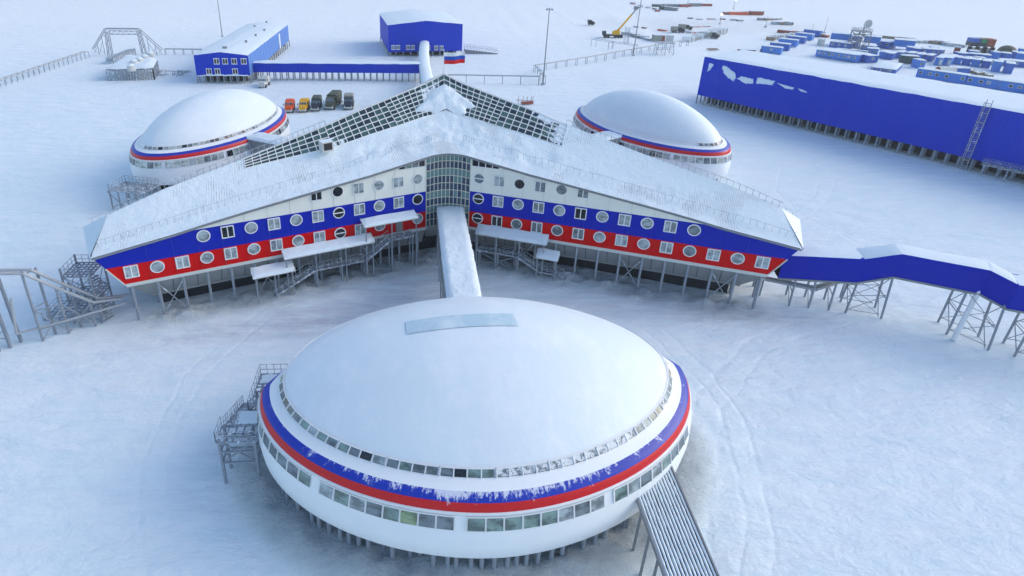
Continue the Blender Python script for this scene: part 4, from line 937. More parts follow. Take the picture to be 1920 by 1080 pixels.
mb = MB(); q = [b_+d*.12+nrm*.3, b_+d*.12+nrm*65.5]; mb.face([(q[0].x, q[0].y, 2.5), (q[1].x, q[1].y, 2.5), (q[1].x, q[1].y, 8.6), (q[0].x, q[0].y, 8.6)])
for i in range(1, 30): p = q[0].lerp(q[1], i/30); mb.beam((p.x+.02, p.y, 2.6), (p.x+.02, p.y, 8.5), .12, .05, 1)
mb.build('side_wall', [M['bluelit'], M['seamb']], t)  # same blue cladding, its paler light-facing tone is painted on
for i in range(1, 18):
    mb = MB(); p = b_+nrm*(i*3.6); mb.beam((p.x, p.y, -.4), (p.x, p.y, 2.5), .3); mb.build('stilt', [M['steel']], t)
mb = MB(); p = b_+d*.3+nrm*46; mb.box((p.x, p.y, 5.2), (.3, 1.6, 5.2), math.atan2(d.y, d.x), 0); mb.build('door', [M['trim']], t)
mb = MB(); snowcap(mb, [tuple(vec((*(a-nrm*.5).xy, 2.5))), tuple(vec((*(b_-nrm*.5).xy, 2.5))), tuple(vec((*(b_).xy, 2.5))), tuple(vec((*(a).xy, 2.5)))], .3, (24, 4), 0, .2, .1); mb.build('snow_ledge', [M['snow']], t, True)
for px, py in ((462, 82), (480, 70), (496, 60), (478, 53), (420, 94), (424, 94), (500, 45)):
    p = W(px, py, 9.0); mb = MB(); mb.tube((p[0], p[1], 8.5), (p[0], p[1], 9.9), .3, .3, 8); mb.tube((p[0], p[1], 9.9), (p[0], p[1], 10.1), .5, .4, 8); mb.build('roof_vent', [M['fascia']], t)
A, B = W(729, 107), W(866, 104)
t, a, b_, d, nrm = shed('blue_hall', 'tall plain blue hall on stilts with a row of low windows, top centre', A, B, 1.8, 11.6, 36, M['blue2'], roof='cross', ridge_h=1.4, stilt_n=10, rows=3)
for x, y in ((737.5, 89), (746.5, 89), (765, 89), (774, 89), (803, 89.5), (818, 90), (828, 90)): pwin(t, a, nrm, x, y, 1.3, 1.5, 'mid')
# ramp of the hall
p = W(895, 101); rt_ = thing('access_ramp', (p[0], p[1], 0), 'railed ramp with dark underside running right from the tall blue hall', 'ramp'); mb = MB()
mb.hull8([(-5, 0, 0), (8, 0, -.2), (8, 5, -.2), (-5, 5, 0)], [(-5, 0, 1.7), (8, 0, .3), (8, 5, .3), (-5, 5, 1.7)], 0, 1)
local(rt_, mb, 'deck', [M['fascia'], M['snow']]); mb = MB(); railing(mb, (-5, 0, 1.7), (8, 0, .3), 1.1, 1.2, .08); railing(mb, (-5, 5, 1.7), (8, 5, .3), 1.1, 1.2, .08); local(rt_, mb, 'railing', [M['steelsnow']])
# blue connecting corridor
A, B = W(478, 151), W(790, 153)
t, a, b_, d, nrm = shed('blue_corridor', 'long low blue corridor on thin stilts linking the upper left building to the snowy tube', A, B, 2.6, 5.4, 3.0, M['blue2'], stilt_n=26, rows=2)
# tube from hall to back arm
t = thing('enclosed_passage', (-5.5, 200, 0), 'snow-covered tube passage from the tall blue hall down to the glass peak', 'passage')
mb = MB(); pts = [(-4.6, 225, 6.0), (-4.4, 205, 6.2), (-3.9, 186, 5.9), (-2.9, 168, 6.2), (-1.5, 140, 7.5)]; s2 = MB()
for i in range(len(pts)-1):
    (x0, y0, z0), (x1, y1, z1) = pts[i], pts[i+1]; n = 8
    for k in range(n):
        t0, t1 = PI*k/n, PI*(k+1)/n; f = lambda x, y, z, tt, r=1.75: (x+5.5+r*math.cos(tt), y-200, z-1.2+r*.5*math.sin(tt)+.2)
        s2.face([f(x0, y0, z0, t0), f(x1, y1, z1, t0), f(x1, y1, z1, t1), f(x0, y0, z0, t1)])
    for s_ in (-1, 1): mb.face([(x0+5.5+s_*1.7, y0-200, z0-3.2), (x1+5.5+s_*1.7, y1-200, z1-3.2), (x1+5.5+s_*1.7, y1-200, z1-1.0), (x0+5.5+s_*1.7, y0-200, z0-1.0)])
    for k in range(3): f_ = k/3; mb.beam((x0+(x1-x0)*f_+5.5-1.4, y0+(y1-y0)*f_-200, -.3), (x0+(x1-x0)*f_+5.5-1.4, y0+(y1-y0)*f_-200, 3), .25, .25, 1)
mb.face([(pts[-1][0]+5.5-1.7, pts[-1][1]-200, 2.6), (pts[-1][0]+5.5+1.7, pts[-1][1]-200, 2.6), (pts[-1][0]+5.5+1.7, pts[-1][1]-200, 7), (pts[-1][0]+5.5-1.7, pts[-1][1]-200, 7)])
local(t, mb, 'wall', [M['grey'], M['steel']]); local(t, s2, 'roof_snow', [M['lump_snow']], True)
# ------------------------------------------------------------------ vehicles
def truck(label, pos, rz, L, Wd, Hc, Hb, cabm, bodym, hood=True, wheels=3, cabover=False):
    t = thing('parked_truck', pos, label, 'truck', 'trucks parked in the yard', rz); L, Wd, Hc, Hb = L*.93, Wd*.93, Hc*.95, Hb*.95; hl = 1.5 if hood else .1; cl = 1.7
    y0 = -L/2   # front faces -y
    mb = MB()
    if hood: mb.hull8([(-Wd*.40, y0, .85), (Wd*.40, y0, .85), (Wd*.42, y0+hl, .85), (-Wd*.42, y0+hl, .85)], [(-Wd*.34, y0+.15, 1.65), (Wd*.34, y0+.15, 1.65), (Wd*.38, y0+hl, 1.8), (-Wd*.38, y0+hl, 1.8)])
    a = y0+hl
    mb.hull8([(-Wd*.46, a, .8), (Wd*.46, a, .8), (Wd*.46, a+cl, .8), (-Wd*.46, a+cl, .8)], [(-Wd*.46, a, 1.8), (Wd*.46, a, 1.8), (Wd*.46, a+cl, 1.8), (-Wd*.46, a+cl, 1.8)])
    mb.hull8([(-Wd*.46, a, 1.8), (Wd*.46, a, 1.8), (Wd*.46, a+cl, 1.8), (-Wd*.46, a+cl, 1.8)], [(-Wd*.41, a+.28, Hc), (Wd*.41, a+.28, Hc), (Wd*.42, a+cl, Hc), (-Wd*.42, a+cl, Hc)])
    local(t, mb, 'cab', [cabm])
    mb = MB(); e = .02; mb.face([(-Wd*.40, a+.02-e, 1.88), (Wd*.40, a+.02-e, 1.88), (Wd*.37, a+.25-e, Hc-.1), (-Wd*.37, a+.25-e, Hc-.1)]); local(t, mb, 'windscreen', [G_['mid']])
    for s in (-1, 1):
        mb = MB(); mb.face([(s*(Wd*.46+.02), a+.35, 1.88), (s*(Wd*.46+.02), a+cl-.25, 1.88), (s*(Wd*.43+.02), a+cl-.25, Hc-.12), (s*(Wd*.43), a+.45, Hc-.12)]); local(t, mb, 'side_window', [G_['dark']])
        mb = MB(); mb.beam((s*Wd*.47, a+.1, 1.9), (s*Wd*.60, a+.0, 2.0), .05); mb.box((s*Wd*.60, a, 1.95), (.16, .08, .5)); local(t, mb, 'mirror', [M['black']])
        mb = MB(); mb.tube((s*Wd*.36, y0-.05, 1.05), (s*Wd*.36, y0+.1, 1.05), .13, .13, 8); local(t, mb, 'headlight', [M['trim']])
    mb = MB(); mb.box((0, y0-.12, .72), (Wd*.92, .25, .3)); local(t, mb, 'bumper', [M['dirtywhite']])
    b0 = a+cl+.12; mb = MB(); mb.hull8([(-Wd/2, b0, 1.0), (Wd/2, b0, 1.0), (Wd/2, L/2, 1.0), (-Wd/2, L/2, 1.0)], [(-Wd/2, b0, Hb-.25), (Wd/2, b0, Hb-.25), (Wd/2, L/2, Hb-.25), (-Wd/2, L/2, Hb-.25)])
    mb.hull8([(-Wd/2, b0, Hb-.25), (Wd/2, b0, Hb-.25), (Wd/2, L/2, Hb-.25), (-Wd/2, L/2, Hb-.25)], [(-Wd*.4, b0+.05, Hb), (Wd*.4, b0+.05, Hb), (Wd*.4, L/2-.05, Hb), (-Wd*.4, L/2-.05, Hb)]); local(t, mb, 'cargo_body', [bodym])
    ys_ = [y0+hl*.55+.1] + [L/2-1.0-1.25*k for k in range(wheels-1)]
    for y in ys_:
        for s in (-1, 1): mb = MB(); mb.tube((s*Wd*.36, y, .5), (s*Wd*.5, y, .5), .52, .52, 14); mb.tube((s*Wd*.5, y, .5), (s*(Wd*.5+.02), y, .5), .24, .2, 10, 1); local(t, mb, 'wheel', [M['black'], M['fascia']])
    mb = MB(); mb.box((0, .3, .75), (.9, L-.8, .25)); local(t, mb, 'chassis', [M['black']])
    return t
def mid2(px0, px1, py): p = W((px0+px1)/2, py); return p
for lab, px, py, rz, L, wd, hc, hb, cm, bm, hood in [
    ('orange truck, leftmost of the row beside the left dome', 541, 213, 6, 5.6, 2.5, 2.6, 2.75, 'orange', 'orange', True), ('yellow truck between the orange and the black truck', 567, 212, 3, 5.8, 2.5, 2.6, 2.8, 'yellow', 'yellow', True),
    ('black hooded truck in the middle of the parked row', 590, 210, 4, 7.6, 2.5, 2.6, 2.9, 'navy', 'olive', True), ('largest dark green truck with canvas body, fourth in the row', 616, 207, -6, 9.2, 3.0, 3.0, 3.5, 'olive', 'olive', True),
    ('truck with pale canvas top and black cab, rightmost of the row', 653, 207, 5, 7.0, 2.7, 2.7, 3.2, 'navy', 'canvas', True), ('white snow-dusted truck standing alone beside the upper left building', 491, 166, 0, 5.8, 2.4, 2.6, 2.8, 'dirtywhite', 'dirtywhite', True)]:
    p = W(px, py); rr_ = rad(rz); y_ = L/2; truck(lab, (p[0]+y_*-math.sin(rr_), p[1]+y_*math.cos(rr_), gz(p[0], p[1])), rr_, L, wd, hc, hb, M[cm], M[bm], hood, 3 if L > 6.5 else 2)
# people
def person(pos, rz, label, coat='navy', step=.0):
    bm_v = [(0, 0, .95), (0, .0, 1.25), (0, .02, 1.48), (0, .01, 1.60), (0, -.02, 1.72), (.11, 0, .90), (.13, -.10-step, .50), (.13, -.02-step, .08), (.13, -.16-step, .05), (-.11, 0, .90), (-.13, .05+step, .50), (-.13, .14+step, .08), (-.13, .0+step, .05), (.21, 0, 1.43), (.30, .02, 1.15), (.28, -.12, .90), (-.21, 0, 1.43), (-.30, .02, 1.15), (-.27, -.14, .92)]
    ed = [(0, 1), (1, 2), (2, 3), (3, 4), (0, 5), (5, 6), (6, 7), (7, 8), (0, 9), (9, 10), (10, 11), (11, 12), (2, 13), (13, 14), (14, 15), (2, 16), (16, 17), (17, 18)]
    rd = [.19, .19, .17, .08, .125, .12, .09, .07, .06, .12, .09, .07, .06, .09, .075, .055, .09, .075, .055]
    me_ = bpy.data.meshes.new('person'); me_.from_pydata(bm_v, ed, []); o = bpy.data.objects.new('person', me_); COL.objects.link(o)
    md = o.modifiers.new('skin', 'SKIN'); sv = me_.skin_vertices[0].data
    for i, r_ in enumerate(rd): sv[i].radius = (r_, r_*.85)
    sv[0].use_root = True; o.modifiers.new('sub', 'SUBSURF').render_levels = 1; me_.materials.append(M[coat]); o.location = pos; o.rotation_euler.z = rz
    tag(o, label, 'person', 'people walking on the base'); return o
for i, (px, py, lab, rz) in enumerate([(499.5, 157, 'dark-clothed person standing to the right of the lone white truck', 200), (1420.5, 107, 'person in dark clothes, lower left of the two pairs walking at the camp', 30), (1427, 107, 'person in dark clothes, lower right of the two pairs walking at the camp', 30), (1425, 101, 'person in dark clothes, upper left of the two pairs walking at the camp', 30), (1431, 98, 'person in dark clothes, upper right of the two pairs walking at the camp', 30), (1442, 95, 'person in dark clothes walking alone nearest the camp barracks', 30)]):
    p = W(px, py-1); person((p[0], p[1], gz(p[0], p[1])), rad(rz), lab, 'black' if i else 'navy', .12)
# ------------------------------------------------------------------ masts
def mast(px, py, h, label, head=True, r=.22):
    p = W(px, py); t = thing('light_mast', (p[0], p[1], gz(p[0], p[1])), label, 'mast', 'tall light masts'); mb = MB(); mb.tube((0, 0, -.4), (0, 0, h), r, r*.5, 8); local(t, mb, 'pole', [M['fascia']], True)
    mb = MB(); mb.box((0, 0, .2), (1.0, 1.0, .6)); local(t, mb, 'footing', [M['steelsnow']])
    if head:
        mb = MB(); mb.beam((-.9, 0, h-.1), (.9, 0, h-.1), .12)
        for x in (-.8, 0, .8): mb.box((x, -.15, h-.3), (.45, .35, .4))
        local(t, mb, 'lamp_head', [M['fascia']])
    return t
mast(1018, 158, 22.7, 'tall grey light mast standing in the snow right of the glass peak'); mast(1187, 105, 27, 'tall mast between the pipeline frames and the mobile crane'); mast(417, 69, 24, 'tall mast behind the upper left blue building')
def lit(px, py, h, lab):
    t = mast(px, py, h, lab, False, .18); mt, n, b = newmat('lamp_glow'); b.inputs['Emission Color'].default_value = (1, .85, .6, 1); b.inputs['Emission Strength'].default_value = 6
    mb = MB(); mb.tube((0, -.3, h-.3), (0, -.5, h+.3), .45, .3, 8); local(t, mb, 'lamp', [mt])
lit(1349, 47, 5.2, 'lamp post with a glowing lamp above the row of white slabs'); lit(1375, 17, 6, 'farther lamp post with a glowing lamp at the top of the picture')
mast(1435, 52, 5.5, 'thin pole beside the stacked timber far beyond the camp', False, .15); mast(1545, 62, 7.5, 'thin leaning antenna pole at the back left of the camp', False, .12); mast(1288, 14, 7, 'thin pole near the far orange containers', False, .15)
mast(1522, 60, 4, 'short pole in front of the rusty strip at the back of the camp', False, .12)
# ------------------------------------------------------------------ pipelines on low stands
def pipeline(name, pts, label, z, step=3.0, r=.16, n_pipes=2, gap=.7, frame=False, cat='pipeline'):
    p0 = W(*pts[0]); t = thing(name, (p0[0], p0[1], 0), label, cat); ww = [vec(W(x, y)) for x, y in pts]
    for k in range(n_pipes):
        mb = MB()
        for i in range(len(ww)-1):
            d_ = (ww[i+1]-ww[i]).normalized(); nn_ = Vector((-d_.y, d_.x, 0))*gap*k; a_, b2_ = ww[i]+nn_-vec((p0[0], p0[1], 0)), ww[i+1]+nn_-vec((p0[0], p0[1], 0))
            mb.tube((a_.x, a_.y, z), (b2_.x, b2_.y, z), r, r, 8)
        local(t, mb, 'pipe', [M['pipe']], True)
    for i in range(len(ww)-1):
        L = (ww[i+1]-ww[i]).length; n = max(1, int(L/step)); d_ = (ww[i+1]-ww[i]).normalized(); nn_ = Vector((-d_.y, d_.x, 0))*gap*(n_pipes-1)
        for k in range(n+1):
            mb = MB(); q_ = ww[i].lerp(ww[i+1], k/n)-vec((p0[0], p0[1], 0))
            for m_ in ((0, 1) if n_pipes > 1 else (0,)): mb.beam((q_.x+nn_.x*m_, q_.y+nn_.y*m_, -.4), (q_.x+nn_.x*m_, q_.y+nn_.y*m_, z+(.1 if not frame else 0)), .14)
            if n_pipes > 1: mb.beam((q_.x, q_.y, z-.15), (q_.x+nn_.x, q_.y+nn_.y, z-.15), .12)
            local(t, mb, 'pipe_stand', [M['steel']])
    return t
pipeline('pipeline', [(-30, 178), (0, 166), (168, 107)], 'twin pipeline on closely set stands climbing from the left edge', 2.1, 2.6, .17, 2, 1.6)
pipeline('pipeline', [(310, 102), (378, 103)], 'short pipeline from the pipe portal to the upper left blue building', 2.0, 3, .15, 2, .8)
pipeline('pipeline', [(840, 155), (1010, 158)], 'straight low pipeline from behind the glass peak to the tall grey mast', 2.4, 5.2, .12, 2, .7)
pipeline('pipeline', [(1003, 138), (1018, 158)], 'short pipeline leg beside the foot of the tall grey mast', 2.4, 4, .12, 2, .7)
pipeline('pipeline', [(1003, 136), (1100, 120), (1186, 104), (1290, 85)], 'long low pipeline running right from the tall grey mast to the second mast', 2.4, 5.2, .12, 2, .7)
pipeline('pipeline', [(1108, 87), (1140, 93), (1186, 100)], 'row of open pipe frames left of the second mast', 3.0, 6, .08, 2, 3.0, True)
# arched pipe portal
pl, pr = vec(W(207, 104)), vec(W(271, 101)); t = thing('pipe_portal', ((pl.x+pr.x)/2, (pl.y+pr.y)/2, 0), 'trapezoid steel pipe portal spanning the road at the upper left', 'frame'); c = (pl+pr)/2
mb = MB()
for p in (pl, pr):
    q_ = p-c; s = 1 if p is pr else -1
    for dx in (-.8, .8):
        for dy in (-.5, .5): mb.beam((q_.x+dx*.9, q_.y+dy, -.3), (q_.x+dx*.6-s*.6, q_.y+dy, 8.6), .2)
    for k in range(6):
        z0 = k*1.4; sg = 1 if k % 2 else -1; mb.beam((q_.x-.8*sg, q_.y-.5, z0), (q_.x+.8*sg-s*.2, q_.y-.5, z0+1.4), .12)
local(t, mb, 'lattice_leg', [M['steel']]); mb = MB(); x0, x1 = pl.x-c.x+.2, pr.x-c.x-.2
for z in (7.4, 8.6): mb.beam((x0, 0, z), (x1, 0, z), .22)
for k in range(10): a_ = x0+(x1-x0)*k/10; b2_ = x0+(x1-x0)*(k+1)/10; mb.beam((a_, 0, 7.4 if k % 2 else 8.6), (b2_, 0, 8.6 if k % 2 else 7.4), .12)
local(t, mb, 'girder', [M['steel']]); mb = MB()
for dy in (-.8, .8):
    P_ = [(W(165, 106)[0]-c.x, 0+dy, 2.0), (x0-1.0, dy, 9.4), (x1+.6, dy, 9.4), (W(308, 102)[0]-c.x, dy, 2.0)]
    for i in range(3): mb.tube(P_[i], P_[i+1], .17, .17, 8)
local(t, mb, 'pipe', [M['pipe']], True); mb = MB()
for s, xx in ((-1, x0-1), (1, x1+.6)):
    xe = P_[0][0] if s < 0 else P_[3][0]
    for f_ in (.35, .7): x_ = xx+(xe-xx)*f_; z_ = 9.4+(2-9.4)*f_; mb.beam((x_, 0, -.3), (x_, 0, z_), .16); mb.beam((x_, 0, .3), (xx+(xe-xx)*(f_+.3), 0, 2), .1); mb.beam((x_, 0, z_*.7), (xx+(xe-xx)*(f_+.3), 0, .4), .1)
local(t, mb, 'leg', [M['steel']])
# tank farm on a frame
p = W(250, 150); t = thing('tank_cluster', (p[0], p[1], 0), 'snow-buried cluster of round tanks on a steel frame at the upper left', 'tanks')
cs = [W(203, 152), W(290, 150), W(298, 132), W(240, 125)]; q = [(a_[0]-p[0], a_[1]-p[1], 3.6) for a_ in cs]
mb = MB(); mb.hull8([(a_[0], a_[1], 3.2) for a_ in q], q, 0); snowcap(mb, q, 1.0, (12, 8), 1, .5, .2); local(t, mb, 'deck', [M['fascia'], M['snow']], True)
mb = MB()
for i in range(17):
    a_, b2_ = vec(q[0]), vec(q[1]); v = a_.lerp(b2_, i/16); mb.beam((v.x, v.y, -.3), (v.x, v.y, 3.3), .28)
for i in range(9):
    a_, b2_ = vec(q[1]), vec(q[2]); v = a_.lerp(b2_, i/8); mb.beam((v.x, v.y, -.3), (v.x, v.y, 3.3), .28)
local(t, mb, 'support_frame', [M['steelsnow']])
for px, py in ((251, 118), (262, 114), (272, 109), (282, 103), (246, 127)):
    v = W(px, py, 4.5); mb = MB(); mb.tube((v[0]-p[0], v[1]-p[1], 3.6), (v[0]-p[0], v[1]-p[1], 5.2), 1.2, 1.15, 14, 0); mb.tube((v[0]-p[0], v[1]-p[1], 5.2), (v[0]-p[0], v[1]-p[1], 5.7), 1.15, .4, 14, 1); local(t, mb, 'tank', [M['dirtywhite'], M['snow']], True)
v0, v1 = W(205, 112, 1.5), W(247, 95, 1.5); mb = MB(); mb.beam((v0[0]-p[0], v0[1]-p[1], 1.5), (v1[0]-p[0], v1[1]-p[1], 1.5), 2.5, 1.2, 0)
for k in range(14): f_ = k/13; mb.beam((v0[0]+(v1[0]-v0[0])*f_-p[0]+1.3, v0[1]+(v1[1]-v0[1])*f_-p[1], -.2), (v0[0]+(v1[0]-v0[0])*f_-p[0]+1.3, v0[1]+(v1[1]-v0[1])*f_-p[1], 2.6), .2, .2, 1)
local(t, mb, 'walkway', [M['steelsnow'], M['steel']])
p = W(300, 140); t = thing('pipe_manifold', (p[0], p[1], 0), 'low tangle of grey pipes and valves right of the tank cluster', 'pipes'); mb = MB()
for i in range(16):
    x = random.uniform(-6, 8); y = random.uniform(-4, 3); mb.tube((x, y, random.uniform(.3, 1.3)), (x+random.uniform(1.5, 4), y+random.uniform(-.5, 1.2), random.uniform(.3, 1.3)), .12, .12, 6)
    mb.beam((x, y, -.3), (x, y, 1.3), .14)
local(t, mb, 'pipe', [M['steelsnow']])
# pale rubbish sled near the ridge
p = W(988, 196); t = thing('debris_pile', (p[0], p[1], gz(p[0], p[1])), 'small rusty red scrap frame poking out of the snow behind the glass ridge', 'scrap'); mb = MB()
mb.box((0, 0, .5), (3.2, 1.4, .35), .2, 0)
for x in (-2.4, -1.2, 0, 1.1, 1.5): mb.beam((x, .3, 0), (x+.1, .3, 2.2), .10)
mb.beam((-3, 0, 1.2), (2, .2, .9), .12); local(t, mb, 'frame', [M['rust']])
# ------------------------------------------------------------------ containers and the camp
def cont(name, label, a, b, h, depth, mat, group=None, z0=0.0, wins=0, cat='container', stack=1, door=False, snowt=.18, wincol='dark', dirv=None):
    A_, B_ = vec(W(*a)), vec(W(*b)); d_ = (B_-A_).normalized(); nn_ = Vector((-d_.y, d_.x, 0)); L = (B_-A_).length; rz = math.atan2(d_.y, d_.x)
    g0 = max(-.2, min(gz(A_.x, A_.y), .4)); t = thing(name, (A_.x, A_.y, g0), label, cat, group, rz)
    for k in range(stack):
        zb = z0+k*(h+.12); mb = MB(); mb.hull8([(0, 0, zb), (L, 0, zb), (L, depth, zb), (0, depth, zb)], [(0, 0, zb+h), (L, 0, zb+h), (L, depth, zb+h), (0, depth, zb+h)], 0)
        for i in range(1, max(2, int(L/2.4))): x = L*i/max(2, int(L/2.4)); mb.beam((x, -.01, zb+.05), (x, -.01, zb+h-.05), .10, .06, 1)
        mb.beam((0, -.02, zb+h-.08), (L, -.02, zb+h-.08), .08, .14, 1)
        local(t, mb, 'body', [mat, M['fascia']])
        for i in range(wins):
            if wins > 4 and random.random() < .22: continue
            x = L*(i+.5+random.uniform(-.22, .22)*(wins > 4))/wins; wincol = random.choice(['dark', 'mid', 'mid', 'curtain']); mb = MB(); mb.box((x, -.06, zb+h*.58), (min(1.0, L/wins*.5), .08, .9)); o = local(t, mb, 'window', [M['dirtywhite']]); mb = MB(); mb.box((x, -.11, zb+h*.58), (min(.75, L/wins*.38), .04, .65)); p_ = local(o, mb, 'pane', [G_[wincol]])
    if door: mb = MB(); mb.box((L*.8, -.07, z0+1.05), (.9, .08, 2.0)); local(t, mb, 'door', [M['dirtywhite']])
    zt = z0+stack*(h+.12)-.12; mb = MB(); snowcap(mb, [(-.1, -.12, zt), (L+.1, -.12, zt), (L+.1, depth+.1, zt), (-.1, depth+.1, zt)], snowt, (8, 5), 0, .1, .1); local(t, mb, 'roof_snow', [M['snow']], True)
    return t
def r6(x, y): return (1400+x/6.75, 20+y/6.75)
def r7(x, y): return (1640+x/6.75, 20+y/6.75)
g = 'blue camp cabins in the slanting row'
for i in range(6):
    a = r6(168+108*i, 538-46*i); b = r6(424+98*i, 568-47*i)
    cont('camp_cabin', ['nearest', 'second', 'third', 'fourth', 'fifth', 'farthest'][i]+' blue cabin of the slanting row at the left of the camp', a, b, 2.6, 3.0, M['camp'] if i % 2 == 0 else M['camp2'], g, .3, 1 if i == 0 else 0)
g = 'blue camp cabins'
cont('barracks', 'long low blue barracks with a row of windows behind the warehouse roof', r6(862, 585), r6(1385, 665), 2.6, 9, M['camp'], None, .2, 8, 'building')
cont('camp_cabin', 'blue cabin with dark end attached right of the long barracks', r6(1510, 668), r6(1648, 665), 2.6, 6, M['camp2'], g, .2, 1)
cont('storage_box', 'white square storage box behind the camp walkers', r6(885, 440), r6(945, 448), 2.9, 2.6, M['dirtywhite'], None, 0, cat='box')
cont('camp_cabin', 'two-deck blue block left of the dish tower', r6(1035, 430), r6(1290, 455), 2.6, 6, M['camp'], g, 2.6, 0); 
cont('camp_cabin', 'dark lower block with porch left of the dish tower', r6(1040, 455), r6(1280, 490), 2.4, 4, M['camp2'], g, .1, 3)
cont('camp_cabin', 'raised blue block right of the dish tower', r6(1455, 465), r6(1655, 485), 2.7, 6, M['camp'], g, 2.0, 0)
cont('camp_cabin', 'low dark blue block under the raised one right of the dish tower', r6(1440, 500), r6(1600, 520), 2.2, 4, M['camp2'], g, .1, 2)
cont('camp_cabin', 'small blue cabin with porch between two raised blocks', r7(10, 465), r7(180, 490), 2.6, 5, M['camp2'], g, .2, 2)
cont('camp_cabin', 'raised bright blue block at the centre back of the camp', r7(215, 495), r7(480, 520), 2.8, 6, M['camp'], g, 1.6, 0)
cont('camp_cabin', 'long blue block with small openings behind the white-roofed cabins', r7(590, 568), r7(860, 590), 2.4, 5, M['camp2'], g, .3, 5)
cont('camp_cabin', 'dark blue cabin left of the red box', r7(1045, 620), r7(1190, 628), 2.4, 4, M['camp2'], g, .2, 0)
cont('camp_cabin', 'dark blue cabin in front of the container stack', r7(1195, 628), r7(1335, 640), 2.4, 4, M['camp2'], g, .2, 0)
cont('red_box', 'small red box cabin among the blue ones', r7(985, 548), r7(1062, 556), 2.8, 3, M['rust'], None, .1, cat='box')
cont('camp_cabin', 'bright blue cabin at the right end of the camp, left of the dark dome tent', r7(1480, 615), r7(1575, 622), 2.6, 4, M['camp'], g, .3, 0)
cont('camp_cabin', 'dark blue cabin just below the dark dome tent', r7(1590, 625), r7(1700, 635), 2.6, 4, M['camp2'], g, .3, 0)
cont('camp_cabin', 'large bright blue block at the right edge of the picture', r7(1760, 640), r7(1960, 665), 2.8, 6, M['camp'], g, .6, 0)
cont('camp_cabin', 'dark two-window block low at the right edge of the picture', r7(1575, 690), r7(1960, 725), 2.0, 5, M['camp2'], g, .1, 6)
g = 'white-roofed blue cabins standing in line'
ends = [(40, 600), (120, 618), (240, 600), (375, 612), (495, 625), (615, 640)]
for i, (x, y) in enumerate(ends): cont('camp_cabin', 'small white-roofed cabin, '+ORD[i]+' from the left in the camp line', r7(x, y), r7(x+92, y+12), 2.3, 5.5, M['camp2'] if i % 2 else M['camp'], g, .1, 0)
for i, (x, y) in enumerate([(742, 690), (850, 690)]): cont('camp_cabin', ['longer white-roofed cabin with dark door, left of the pair at mid line', 'longer white-roofed cabin with dark door, right of the pair at mid line'][i], r7(x, y), r7(x+95, y+12), 2.7, 11, M['camp'], g, .1, 0, door=True)
for i, (x, y, dy) in enumerate([(970, 672, 0), (1090, 685, 0), (1212, 700, 0), (1340, 718, 0), (1470, 765, 0), (1622, 790, 0)]): cont('camp_cabin', 'white-roofed blue cabin, '+ORD[5-i]+' from the right end of the camp line', r7(x, y), r7(x+108, y+12), 2.5 if i < 4 else 3.6, 5.2, M['camp2'] if i % 2 else M['camp'], g, .1, 0)
for i, (x0_, y0_, x1_, y1_, lb) in enumerate([(1290, 470, 1345, 478, 'small blue cabin squeezed beside the left leg of the dish tower'), (1500, 560, 1640, 575, 'flat blue cabin between the dish tower and the long barracks'), (1300, 395, 1440, 405, 'blue block behind the dish tower legs'), (1660, 470, 1760, 480, 'blue block right of the raised block, behind a porch')]):
    cont('camp_cabin', lb, r6(x0_, y0_), r6(x1_, y1_), 2.5, 4, M['camp'] if i % 2 else M['camp2'], 'blue camp cabins', .2, 2)
for i, (x0_, y0_, x1_, y1_, lb) in enumerate([(395, 545, 480, 552, 'blue cabin just right of the raised block at the camp centre'), (470, 560, 570, 568, 'low blue cabin left of the long block with small openings'), (700, 545, 800, 552, 'half-hidden blue cabin behind the long block with small openings'), (1180, 590, 1300, 600, 'blue cabin right under the white panels of the container stack'), (1330, 640, 1450, 650, 'pale blue cabin with snowy lid below the container stack'), (1720, 600, 1780, 606, 'narrow blue cabin right of the dark dome tent'), (1800, 560, 1960, 575, 'far blue block at the right frame edge, behind the bright one')]):
    cont('camp_cabin', lb, r7(x0_, y0_), r7(x1_, y1_), 2.5, 4, M['camp2'] if i % 2 else M['camp'], 'blue camp cabins', .2, 0)
cont('green_container', 'dark green container with snowy lid amid the blue camp', r7(312, 672), r7(530, 690), 2.8, 3, M['campgreen'], None, .1)
cont('camp_cabin', 'blue cabin with white corner posts right of the green container', r7(535, 735), r7(620, 738), 3.0, 4, M['camp'], 'blue camp cabins', .1, 1)
cont('snow_bunker', 'wide snow-covered low block with barely visible blue sides', r7(-60, 775), r7(250, 815), 1.6, 16, M['camp2'], None, 0, 9, 'building', snowt=.5)
cont('container_row', 'long front row of light blue container cabins with snowy roofs at the right', r7(510, 850), r7(1130, 945), 2.9, 3.2, M['camp'], None, .2, 6, 'building')
cont('container_row', 'right-hand continuation of the front blue container row, reaching the frame edge', r7(1140, 948), r7(2000, 1080), 2.9, 3.2, M['camp'], None, .2, 7, 'building')
cont('camp_cabin', 'isolated blue container in the snowy court behind the front row', r7(975, 800), r7(1190, 808), 2.2, 3, M['camp2'], 'blue camp cabins', .1, 0)
p = W(*r7(890, 800)); t = thing('storage_tank', (p[0], p[1], 1.2), 'pale cylindrical tank with a rusty end behind the front container row', 'tank'); mb = MB(); mb.tube((-3, 0, 0), (3, .4, 0), 1.2, 1.2, 16); mb.tube((-3.4, 0, 0), (-3, 0, 0), .9, 1.2, 16, 1); mb.box((-1.8, 0, -.9), (.4, 2, 1.0)); mb.box((1.8, .2, -.9), (.4, 2, 1.0)); local(t, mb, 'shell', [M['dirtywhite'], M['rust']], True)
